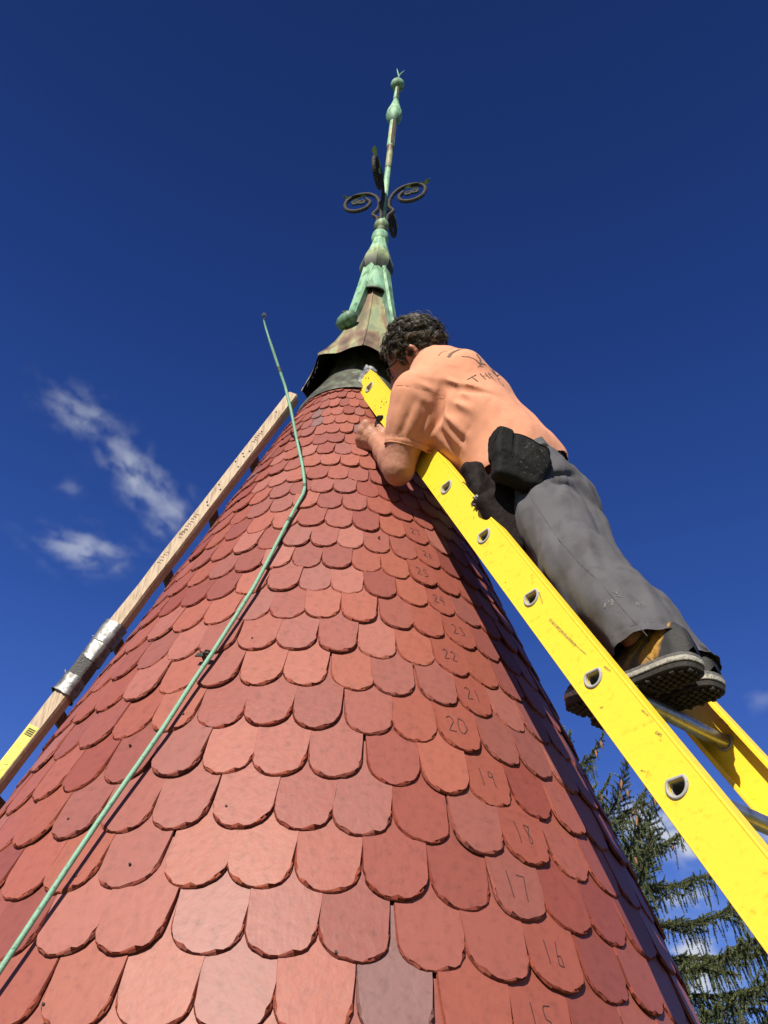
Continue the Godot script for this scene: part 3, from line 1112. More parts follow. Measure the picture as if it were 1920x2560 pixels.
		# pierced rosettes inside the curl
		var ro := MB.new()
		for q in [[0.128, 4.325, 0.017], [0.165, 4.335, 0.020]]:
			var ce: Vector3 = o + out * float(q[0]) + b.y * float(q[1])
			ro.col = Color(0.012, 0.020, 0.016)
			var ring := []
			for i in 15:
				var a := TAU * i / 14.0
				ring.append(ce + (out * cos(a) + b.y * sin(a)) * float(q[2]) * (1.0 + 0.12 * sin(a * 5.0)))
			ro.tube(ring, [0.006], 6, false)
			ro.lathe(ce, Basis(out, side, b.y), [[float(q[2]) * 0.32, -0.002], [float(q[2]), -0.002], [float(q[2]), 0.002], [float(q[2]) * 0.32, 0.002]], 14)
		part("rosette", ro, iron, so)

func t_mid(i: int) -> float:
	return (i + 0.5) / 9.0

# ---------------------------------------------------------------- green lightning rod
func make_rod() -> void:
	var pts := [Vector3(-0.466, 2.504, -1.937), Vector3(-0.454, 2.464, -1.958), Vector3(-0.432, 2.405, -1.971), Vector3(-0.401, 2.333, -2.002), Vector3(-0.362, 2.242, -2.036), Vector3(-0.331, 2.139, -2.049), Vector3(-0.298, 2.012, -2.067), Vector3(-0.271, 1.908, -2.059), Vector3(-0.253, 1.813, -2.032), Vector3(-0.2465, 1.762, -2.013), Vector3(-0.248, 1.732, -2.004), Vector3(-0.263, 1.652, -1.978), Vector3(-0.283, 1.534, -1.941), Vector3(-0.304, 1.396, -1.894), Vector3(-0.322, 1.281, -1.853), Vector3(-0.381, 1.032, -1.777), Vector3(-0.406, 0.944, -1.753), Vector3(-0.439, 0.812, -1.715), Vector3(-0.471, 0.712, -1.692), Vector3(-0.508, 0.598, -1.667), Vector3(-0.538, 0.5, -1.646), Vector3(-0.576, 0.379, -1.626), Vector3(-0.614, 0.266, -1.612), Vector3(-0.658, 0.153, -1.604), Vector3(-0.72, -0.02, -1.62), Vector3(-0.80, -0.26, -1.66)]
	var root := thing("lightning_rod", "thin bent green rod lying loose down the front of the slates", "lightning rod", pts[22])
	var cu := Curve3D.new()
	for i in pts.size():
		var t: Vector3 = (pts[mini(i + 1, pts.size() - 1)] - pts[maxi(i - 1, 0)]) * 0.16
		cu.add_point(pts[i], -t, t)
	var path := []
	var rad := []
	var L := cu.get_baked_length()
	for i in 150:
		path.append(cu.sample_baked(L * i / 149.0))
		rad.append(lerpf(0.0050, 0.0056, i / 149.0) * (0.72 if i < 6 else 1.0))
	var rod := MB.new()
	rod.col = Color(0.165, 0.325, 0.235)
	rod.tube(path, rad, 12)
	# old solder bands
	for f in [0.075, 0.262, 0.335]:
		var i := int(f * 149)
		rod.col = Color(0.07, 0.085, 0.06)
		rod.tube([path[i], path[i + 1]], [0.0062], 10)
	var m := vcol(mat("verdigris_rod", Color(1, 1, 1), 0.6, noise_tex(51, 0.02, [Color(0.62, 0.62, 0.55), Color(0.95, 1, 0.97), Color(1, 1, 1), Color(1.0, 0.92, 0.80)], [0.05, 0.3, 0.7, 1.0], 512, 5), Vector3.ONE * 6.0, bump_tex(52, 0.05, 3.0, 256), 0.4))
	part("rod", rod, m, root)
	var dark := mat("dark_bronze", lin(0.035, 0.032, 0.026), 0.6, null, Vector3.ONE, bump_tex(53, 0.06, 5.0, 256), 0.6, 0.4)
	# torn end
	var tip := MB.new()
	for q in [Vector3(0.009, 0.006, 0.0), Vector3(0.012, -0.008, 0.003), Vector3(0.006, -0.016, -0.003)]:
		tip.tube([pts[0] + Vector3(0, q.y * 0.6, 0), pts[0] + q * 0.7, pts[0] + q + Vector3(0.003, -0.006, 0)], [0.004, 0.003, 0.001], 6)
	part("torn_end", tip, dark, root)
	# clip that once held it to the slates
	var clip := MB.new()
	var ce: Vector3 = cu.sample_baked(cu.get_closest_offset(Vector3(-0.381, 1.032, -1.777)))
	var dv: Vector3 = (pts[16] - pts[14]).normalized()
	var outv := roof_frame(-18.0, 1.03).basis.z
	var sd := dv.cross(outv).normalized()
	if sd.x > 0.0: sd = -sd
	var ring := []
	for i in 11:
		var a := TAU * i / 10.0
		ring.append(ce + sd * (0.012 + 0.0075 * cos(a)) + outv * 0.0075 * sin(a))
	for off in [-0.004, 0.004]:
		var r2 := []
		for p in ring: r2.append(p + dv * off)
		clip.tube(r2, [0.0028], 6, false)
	clip.box(ce + sd * 0.030 - outv * 0.002, sd * 0.014, outv * 0.002, dv * 0.0065, 0.0008)
	clip.box(ce + sd * 0.026 - outv * 0.012, sd * 0.0025, outv * 0.010, dv * 0.005, 0.0006)
	part("clip", clip, dark, root, "dark bronze clip round the green rod")

# ---------------------------------------------------------------- ladders
func d_shape(r: float, n: int, flat := 0.55) -> PackedVector2Array:
	# flat tread upwards: in the rail's plane (along, outwards) the sky lies along (0.878, 0.4785)
	var u := Vector2(LD.y, LN.y).normalized()
	var v := Vector2(-u.y, u.x)
	var o := PackedVector2Array()
	for i in n:
		var a := TAU * i / n
		var p := Vector2(cos(a), sin(a))
		p.y = minf(p.y, flat)
		if p.y == flat:
			p.x = clampf(cos(a) * 1.06, -0.86, 0.86)
		o.append((v * p.x + u * p.y) * r)
	return o

func make_yellow_ladder() -> void:
	var base_a := (GROUND - L0.y) / LD.y + 0.03
	var root := thing("yellow_ladder", "yellow fibreglass ladder with metal rungs leaning up to the turret top", "ladder", W(base_a, 0.215, 0.0))
	var yel := mat("yellow_fibreglass", lin(0.80, 0.575, 0.036), 0.34, noise_tex(61, 0.012, [Color(0.62, 0.62, 0.60), Color(0.93, 0.93, 0.91), Color(1, 1, 1), Color(0.985, 0.985, 0.98)], [0.03, 0.15, 0.34, 1.0], 1024, 6), Vector3.ONE * 3.1, bump_tex(62, 0.02, 2.5, 512), 0.22)
	var alu := mat("worn_aluminium", lin(0.44, 0.44, 0.43), 0.36, noise_tex(63, 0.02, [Color(0.5, 0.48, 0.45), Color(0.9, 0.9, 0.9), Color(1, 1, 1)], [0.0, 0.4, 1.0], 256), Vector3.ONE * 6.0, bump_tex(64, 0.05, 2.0, 256), 0.3, 0.85)
	var dull := mat("cast_ferrule", lin(0.30, 0.30, 0.29), 0.7, null, Vector3.ONE, bump_tex(65, 0.05, 2.0, 256), 0.3, 0.1)
	var dark := mat("dark_grime", lin(0.02, 0.017, 0.012), 0.9)
	var top_a := 2.262
	var hw := 0.0425
	for side in 2:
		var rail := MB.new()
		var r0 := 0.0 if side == 0 else 0.43
		var sg := 1.0 if side == 0 else -1.0
		# web: plain below, pierced cells round each rung above
		var lo_a := -3.5 * 0.305
		rail.box(W((base_a + lo_a) * 0.5, r0, 0), LD * (lo_a - base_a) * 0.5, LN * hw, LR * 0.003, 0.0)
		var hole := d_shape(0.0172, 28)
		for k in range(-3, 8):
			var a := k * 0.305
			var a0 := a - 0.1525
			var a1 := a + 0.1525 if k < 7 else top_a
			for f in [-0.003, 0.003]:
				var ids := []
				for i in 28:
					var p := hole[i]
					var ang := p.angle()
					var c := cos(ang)
					var s := sin(ang)
					var t: float = minf((a1 - a if c > 0.0 else a - a0) / maxf(absf(c), 1e-6), hw / maxf(absf(s), 1e-6))
					ids.append([W(a + p.x, r0 + f, p.y), W(a + c * t, r0 + f, s * t), ang])
				for i in 28:
					var j := (i + 1) % 28
					var q := [ids[i][0], ids[j][0], ids[j][1], ids[i][1]]
					# the cell's corner falls between two rays
					var e0: Vector3 = ids[i][1] - W(a, r0 + f, 0)
					var e1: Vector3 = ids[j][1] - W(a, r0 + f, 0)
					var x0 := e0.dot(LD)
					var x1 := e1.dot(LD)
					var y0 := e0.dot(LN)
					var y1 := e1.dot(LN)
					if absf(x0 - x1) > 1e-5 and absf(y0 - y1) > 1e-5:
						var cx := x0 if absf(absf(y0) - hw) > 1e-5 else x1
						var cy := hw * signf(y0 + y1)
						q = [ids[i][0], ids[j][0], ids[j][1], W(a + cx, r0 + f, cy), ids[i][1]]
					rail.flat(q, LR * signf(f))
			for i in 28:
				var j := (i + 1) % 28
				var p := hole[i]
				var q := hole[j]
				rail.face([W(a + p.x, r0 - 0.003, p.y), W(a + q.x, r0 - 0.003, q.y), W(a + q.x, r0 + 0.003, q.y), W(a + p.x, r0 + 0.003, p.y)], W(a + p.x * 3.0, r0, p.y * 3.0))
		# flanges
		var mid := (base_a + top_a) * 0.5
		var len := (top_a - base_a) * 0.5
		for e in [-1.0, 1.0]:
			rail.box(W(mid, r0 + sg * 0.0125, e * (hw + 0.0022)), LD * len, LN * 0.0026, LR * 0.0158, 0.0012)
			rail.box(W(mid, r0 + sg * 0.0275, e * (hw - 0.002)), LD * (len - 0.001), LN * 0.0042, LR * 0.0016, 0.0008)
		var ro := part("rail", rail, yel, root, "yellow rail nearest the eye, pierced by the rung ends" if side == 0 else "yellow rail on the far side of the boots")
		# scuffs worn through the paint
		if side == 0:
			var sc := MB.new()
			for q in [[0.565, 0.012, 0.60, 0.022, 0.004], [0.515, 0.002, 0.40, 0.012, 0.007], [0.42, 0.010, 0.36, 0.018, 0.003], [0.105, 0.030, 0.09, 0.035, 0.006], [0.16, 0.036, 0.14, 0.039, 0.004], [0.30, 0.032, 0.28, 0.036, 0.005], [0.24, -0.028, 0.235, -0.02, 0.004], [0.075, -0.036, 0.066, -0.03, 0.003], [1.92, 0.002, 1.935, 0.006, 0.004], [1.965, 0.010, 1.975, 0.013, 0.004], [1.94, 0.020, 1.952, 0.024, 0.004], [1.0, 0.005, 1.01, 0.012, 0.003], [0.72, -0.03, 0.722, -0.028, 0.005]]:
				var p0 := W(q[0], -0.003, q[1])
				var p1 := W(q[2], -0.003, q[3])
				var dd := (p1 - p0) / 5.0
				var pts := []
				var nr := []
				for i in 6:
					pts.append(p0 + dd * i); nr.append(-LR)
				sc.stroke(pts, nr, q[4] * 0.9, 0.0004)
			part("scuff", sc, mat("worn_patch", lin(0.50, 0.37, 0.05), 0.8, noise_tex(66, 0.09, [Color(0.45, 0.4, 0.3), Color(1.2, 1.2, 1.0)], [0.25, 0.6], 256), Vector3.ONE * 9.0), ro)
	var sh := MB.new()
	for q in [[1.935, -0.012], [1.960, 0.004], [1.922, 0.016], [2.20, -0.020], [2.215, 0.012], [2.19, 0.020]]:
		sh.lathe(W(q[0], -0.0034, q[1]), Basis(LD, -LR, LN), [[0.0, 0.0004], [0.0032, 0.0004], [0.0034, -0.0006]], 8)
	part("screw_hole", sh, dark, root).set_meta("kind", "stuff")
	# rungs: hollow, flat on top, with a cast ferrule at each end
	for k in range(-32, 8):
		var a := k * 0.305
		if W(a, 0, 0).y < GROUND + 0.1: continue
		var rung := MB.new()
		var dd := d_shape(0.0168, 24)
		for i in 24:
			var p := dd[i]
			var q := dd[(i + 1) % 24]
			var nn := (LD * (p.x + q.x) + LN * (p.y + q.y)).normalized()
			var np := (LD * p.x + LN * p.y).normalized()
			var nq := (LD * q.x + LN * q.y).normalized()
			var fl := absf(p.dot(Vector2(LD.y, LN.y).normalized()) - q.dot(Vector2(LD.y, LN.y).normalized())) < 1e-5
			var v0 := rung.vert(W(a + p.x, 0.002, p.y), nn if fl else np)
			var v1 := rung.vert(W(a + q.x, 0.002, q.y), nn if fl else nq)
			var v2 := rung.vert(W(a + q.x, 0.428, q.y), nn if fl else nq)
			var v3 := rung.vert(W(a + p.x, 0.428, p.y), nn if fl else np)
			rung.quad(v0, v1, v2, v3)
		# grip ridges on the tread
		var uu := Vector2(LD.y, LN.y).normalized()
		var vv := Vector2(-uu.y, uu.x)
		for i in 4:
			var c := uu * 0.0092 + vv * (i - 1.5) * 0.0058
			rung.box(W(a + c.x, 0.215, c.y), LR * 0.205, (LD * vv.x + LN * vv.y) * 0.0011, (LD * uu.x + LN * uu.y) * 0.0007)
		var ru := part("rung", rung, alu, root)
		if k < -4: continue
		for s in [0.0, 0.43]:
			var fe := MB.new()
			var sg := -1.0 if s == 0.0 else 1.0
			for ring in [[0.0204, 0.0036, sg * 0.0030], [0.0188, 0.0030, -sg * 0.0055]]:
				var pts := []
				var ds := d_shape(ring[0], 30, 0.62)
				for i in 31:
					var p := ds[i % 30]
					pts.append(W(a + p.x, s + ring[2], p.y))
				fe.tube(pts, [ring[1]], 8, false, 1.0, LR)
			part("ferrule", fe, dull, ru)
	# grey tape crumpled over the rail's top end
	var tape := mat("grey_tape", lin(0.33, 0.33, 0.335), 0.55, noise_tex(67, 0.03, [Color(0.35, 0.35, 0.36), Color(0.9, 0.9, 0.92), Color(1.15, 1.15, 1.15)], [0.1, 0.5, 0.9], 256), Vector3.ONE * 9.0, bump_tex(68, 0.03, 5.0, 256), 0.5, 0.1)
	for s in [0.010, 0.42]:
		var ce := W(2.262, s, 0.0)
		var sd := SDF.new(ce - Vector3.ONE * 0.085, ce + Vector3.ONE * 0.085, 0.0042, 160.0)
		var bb := Basis(LD, LR, LN)
		sd.rbox(W(2.262, s + 0.002, 0.0), bb, Vector3(0.022, 0.021, 0.050), 0.008)
		sd.rbox(W(2.236, s - 0.004, -0.022), bb, Vector3(0.022, 0.012, 0.010), 0.004)
		sd.rbox(W(2.240, s + 0.002, 0.040), bb, Vector3(0.014, 0.015, 0.010), 0.004)
		sd.rough(0.009, 20.0, 4)
		var m := MB.new()
		sd.mesh(m)
		part("end_tape", m, tape, root, "crumpled grey tape over the rail's top end")
	# torn black tape on the rail beside the pouch
	var ce2 := W(1.035, 0.006, 0.043)
	var sb := SDF.new(ce2 - Vector3.ONE * 0.05, ce2 + Vector3.ONE * 0.05, 0.003, 200.0)
	sb.rbox(ce2, Basis(LD, LR, LN), Vector3(0.022, 0.014, 0.011), 0.003)
	sb.rbox(ce2 + LD * 0.016 + LN * 0.006, Basis(LD, LR, LN) * Basis(Vector3.UP, 0.5), Vector3(0.016, 0.007, 0.007), 0.002)
	sb.rough(0.013, 50.0, 9)
	var mb2 := MB.new()
	sb.mesh(mb2)
	part("black_tape", mb2, mat("black_tape", lin(0.018, 0.021, 0.024), 0.35, noise_tex(69, 0.03, [Color(0.4, 0.4, 0.4), Color(1, 1, 1), Color(5, 6, 6.5)], [0.2, 0.66, 0.95], 256), Vector3.ONE * 11.0), root, "torn black tape wrapped on the rail's outer edge")

const W0 := Vector3(-0.962696, 1.228831, -2.527859)
var WD := Vector3(0.387312, 0.921437, 0.030705).normalized()
var WE := Vector3(-0.921872, 0.387495, 0.0)     # across the rail's lit face, away from the roof
var WN := Vector3.BACK                          # towards the eye

func make_wooden_ladder() -> void:
	WN = (Vector3.BACK - WD * WD.z).normalized()
	WE = WN.cross(WD).normalized()
	var top := 5.16 * 0.305
	var bot := (GROUND - W0.y) / WD.y + 0.05
	var root := thing("wooden_ladder", "weathered wooden roof ladder along the turret's left side, taped and labelled", "ladder", W0 + WD * bot)
	var wood := mat("weathered_pine", Color(1, 1, 1), 0.75, noise_tex(71, 0.010, [lin(0.21, 0.15, 0.10), lin(0.36, 0.275, 0.185), lin(0.44, 0.35, 0.245), lin(0.40, 0.315, 0.225)], [0.1, 0.4, 0.7, 1.0], 1024, 5), Vector3(9.0, 0.9, 9.0), bump_tex(72, 0.02, 5.0, 512), 0.5)
	var end := mat("old_rung_wood", lin(0.11, 0.065, 0.038), 0.85, noise_tex(73, 0.03, [Color(0.6, 0.6, 0.6), Color(1, 1, 1)], [0.2, 0.8], 256), Vector3.ONE * 7.0)
	var ce := WE * 0.055
	for s in 2:
		var rail := MB.new()
		var z := -0.025 - 0.42 * s
		var o := W0 + ce + WN * z
		var hw := 0.026
		var hd := 0.027
		# long rail with softly worn corners: an eight-sided section, waney along its length, rounded at the top
		var rings := []
		var nseg := 44
		for i in nseg + 1:
			var t: float = lerpf(bot, top, pow(i / float(nseg), 0.55)) if i < nseg - 3 else top - [0.0, 0.006, 0.016, 0.03][nseg - i]
			var sh := 1.0
			if i > nseg - 4: sh = [0.74, 0.90, 0.97, 1.0][nseg - i]
			var wv := 0.0012 * sin(t * 23.0) + 0.0008 * sin(t * 57.0 + 1.0)
			var ring := []
			for q in [[1, 0.62], [0.72, 1], [-0.78, 1], [-1, 0.7], [-1, -0.7], [-0.78, -1], [0.78, -1], [1, -0.7]]:
				ring.append(o + WD * t + WE * ((hw + wv) * float(q[0]) * sh) + WN * ((hd + wv * 0.5) * float(q[1]) * sh))
			rings.append(ring)
		for i in nseg:
			for j in 8:
				rail.face([rings[i][j], rings[i][(j + 1) % 8], rings[i + 1][(j + 1) % 8], rings[i + 1][j]], (rings[i][0] + rings[i][4]) * 0.5)
		rail.face(rings[nseg], o)
		var ro := part("rail", rail, wood, root)
		if s == 0:
			var hole := MB.new()
			for q in [[4.72, 0.2], [4.32, 0.1], [3.95, -0.3], [3.88, 0.35], [3.84, -0.1], [3.72, 0.5], [3.66, -0.4], [3.30, 0.3], [3.24, -0.35], [3.0, 0.1], [2.96, -0.3], [1.1, -0.4], [-0.6, 0.3], [-1.0, -0.2], [0.45, 0.3]]:
				var p := o + WD * float(q[0]) * 0.305 + WE * hw * float(q[1]) + WN * (hd + 0.0004)
				hole.lathe(p, Basis(WE, WN, WD), [[0.0, 0.0006], [0.0034, 0.0006], [0.0036, -0.001]], 8)
			part("nail_hole", hole, mat("nail_hole", lin(0.02, 0.015, 0.012), 0.9), ro).set_meta("kind", "stuff")
			# faded grade stamps, as smudges of grey print
			var st := MB.new()
			for q in [[4.28, 0.0, 5], [2.78, 0.05, 9], [2.52, 0.0, 4], [2.15, 0.1, 5]]:
				for g in int(q[2]):
					var p := o + WD * (float(q[0]) * 0.305 - g * 0.0125) + WE * (hw * (float(q[1]) + 0.1 * (g % 3)))+ WN * (hd + 0.0002)
					st.stroke([p - WE * 0.006, p + WD * 0.003, p + WE * 0.007 - WD * 0.002], [WN, WN, WN], 0.0035, 0.0008)
			part("grade_stamp", st, mat("faded_print", lin(0.17, 0.125, 0.085), 0.85), ro).set_meta("kind", "stuff")
	for k in range(-26, 6):
		var p := W0 + WD * (k * 0.305) + ce
		if p.y < GROUND + 0.3 or k == 5: continue
		var rung := MB.new()
		rung.box(p - WN * 0.235 - WE * 0.012, WN * 0.215, WD * 0.021, WE * 0.011, 0.003)
		part("rung", rung, end, root)
	# duct tape wraps
	var silver := mat("silver_tape", lin(0.21, 0.21, 0.21), 0.42, noise_tex(74, 0.02, [Color(0.45, 0.44, 0.42), Color(0.85, 0.85, 0.85), Color(1.1, 1.1, 1.1)], [0.05, 0.45, 0.9], 512), Vector3(4, 4, 4), bump_tex(75, 0.012, 4.0, 512), 0.35, 0.5)
	var greyt := mat("grey_felt_tape", lin(0.085, 0.083, 0.082), 0.8, noise_tex(76, 0.05, [Color(0.7, 0.7, 0.7), Color(1, 1, 1)], [0.1, 0.9], 256), Vector3.ONE * 8.0, bump_tex(77, 0.05, 6.0, 256), 0.8)
	var rg := RandomNumberGenerator.new()
	rg.seed = 77
	var tb := [[0.16, 0.385, silver], [0.37, 0.64, greyt], [0.62, 0.86, silver], [0.85, 1.12, silver]]
	for i in tb.size():
		var wrap := MB.new()
		var o := W0 + ce + WN * -0.025
		var k0: float = tb[i][0]
		var k1: float = tb[i][1]
		var gap := [0.0065, 0.0042, 0.0058, 0.0075]
		var g: float = gap[i]
		var rows := []
		for a in 7:
			var t: float = lerpf(k0, k1, a / 6.0) * 0.305
			var row := []
			for j in 28:
				var an := TAU * j / 28.0
				var c := cos(an)
				var s := sin(an)
				var sq := pow(pow(absf(c), 5.0) + pow(absf(s), 5.0), -0.2)
				var flare := (0.004 if i == 0 and a == 0 else 0.0)
				var pleat := 0.0010 * sin(an * 3.0 + a * 0.8 + i) + 0.0006 * sin(an * 11.0 + i * 2.0) + rg.randf_range(-0.0005, 0.0005)
				row.append(o + WD * (t + 0.004 * sin(an + i) * 1.0 + (rg.randf_range(-0.002, 0.002) if a == 0 or a == 6 else 0.0)) + WE * c * sq * (0.026 + g + pleat + flare) + WN * s * sq * (0.027 + g + pleat + flare))
			rows.append(row)
		var ids := []
		for a in 7:
			var r := []
			for j in 28:
				var du: Vector3 = rows[a][(j + 1) % 28] - rows[a][(j + 27) % 28]
				r.append(wrap.vert(rows[a][j], du.cross(WD).normalized() if du.cross(WD).dot(rows[a][j] - o - WD * (rows[a][j] - o).dot(WD)) > 0.0 else -du.cross(WD).normalized()))
			ids.append(r)
		for a in 6:
			for j in 28:
				wrap.quad(ids[a][j], ids[a][(j + 1) % 28], ids[a + 1][(j + 1) % 28], ids[a + 1][j])
		# lifted edges and lint
		for j in 5:
			var q: Vector3 = rows[6][(rg.randi() % 8 + 24) % 28]
			wrap.tube([q, q + WE * 0.006 + WD * rg.randf_range(-0.004, 0.006), q + WE * 0.010 + WD * rg.randf_range(-0.006, 0.004)], [0.0012, 0.001, 0.0004], 5)
		part("tape_wrap", wrap, tb[i][2], root, "dark grey tape wrapped between bands of silver tape" if i == 1 else "")
	# torn hole in the top silver wrap
	# yellow warning label on the lit face
	var lab := MB.new()
	var lo := W0 + ce + WN * 0.0026
	var a0 := -0.25 * 0.305
	var a1 := -1.36 * 0.305
	var q := [lo + WD * a0 - WE * 0.0165, lo + WD * a0 + WE * 0.0170, lo + WD * a1 + WE * 0.0170, lo + WD * a1 - WE * 0.0165]
	lab.box((q[0] + q[2]) * 0.5, WD * (a0 - a1) * 0.5, WE * 0.0176, WN * 0.0006)
	var lm := mat("yellow_label", lin(0.80, 0.72, 0.055), 0.5, noise_tex(78, 0.03, [Color(0.85, 0.83, 0.7), Color(1, 1, 1)], [0.1, 0.6], 256), Vector3.ONE * 8.0)
	var lp := part("warning_label", lab, lm, root, "faded yellow label with worn black print")
	var pr := MB.new()
	print_label(pr, lo, a0)
	part("label_print", pr, mat("label_ink", lin(0.035, 0.032, 0.012), 0.7), lp)

func print_label(pr: MB, lo: Vector3, a0: float) -> void:
	var rg := RandomNumberGenerator.new()
	rg.seed = 3
	# heading block: black with three worn yellow lines left open
	for i in 4:
		ink(pr, lo, a0, 0.56, 0.012 + i * 0.0068, 0.026, 0.0036)
	for i in 7:
		ink(pr, lo, a0, 0.18 + i * 0.125, 0.0215, 0.0012, 0.026)
	# lines of small print
	for i in 9:
		var n := 3 + rg.randi() % 4
		for j in n:
			ink(pr, lo, a0, 0.12 + j * 0.13 + rg.randf() * 0.03, 0.062 + i * 0.0045 + (0.1 if i > 3 else 0.0), 0.0026 + rg.randf() * 0.0012, 0.0009)
	# worn curls and the little climbing arrow
	for q in [[0.62, 0.125, 0.018], [0.55, 0.150, 0.012], [0.7, 0.168, 0.01], [0.35, 0.185, 0.014]]:
		var pts := []
		var nr := []
		for i in 9:
			var t := i / 8.0
			pts.append(lo + WN * 0.0009 + WD * (a0 - q[1] - 0.012 * t) + WE * (0.0165 - q[0] * 0.033 + q[2] * 0.3 * sin(t * 5.0 + q[1] * 70.0)))
			nr.append(WN)
		pr.stroke(pts, nr, 0.0011, 0.0004)
	ink(pr, lo, a0, 0.58, 0.206, 0.0016, 0.018)
	ink(pr, lo, a0, 0.52, 0.199, 0.005, 0.004)
	# framed warning triangle with an A beside it, near the bottom
	var c := lo + WN * 0.0009 + WD * (a0 - 0.300) + WE * 0.004
	for q in [[-1.0, -1.0, 1.0, -1.0], [1.0, -1.0, 1.0, 1.0], [1.0, 1.0, -1.0, 1.0], [-1.0, 1.0, -1.0, -1.0]]:
		pr.stroke([c + WE * 0.010 * float(q[0]) + WD * 0.012 * float(q[1]), c + WE * 0.010 * float(q[2]) + WD * 0.012 * float(q[3])], [WN, WN], 0.0014, 0.0004)
	pr.stroke([c - WD * 0.008 + WE * 0.007, c + WD * 0.008, c - WD * 0.008 - WE * 0.007, c - WD * 0.008 + WE * 0.007], [WN, WN, WN, WN], 0.0018, 0.0005)

func ink(pr: MB, lo: Vector3, a0: float, x: float, y: float, w: float, h: float) -> void:
	var c := lo + WN * 0.0013 + WD * (a0 - y) + WE * (0.0165 - x * 0.033)
	pr.flat([c - WD * h * 0.5 - WE * w * 0.5, c + WD * h * 0.5 - WE * w * 0.5, c + WD * h * 0.5 + WE * w * 0.5, c - WD * h * 0.5 + WE * w * 0.5], WN)

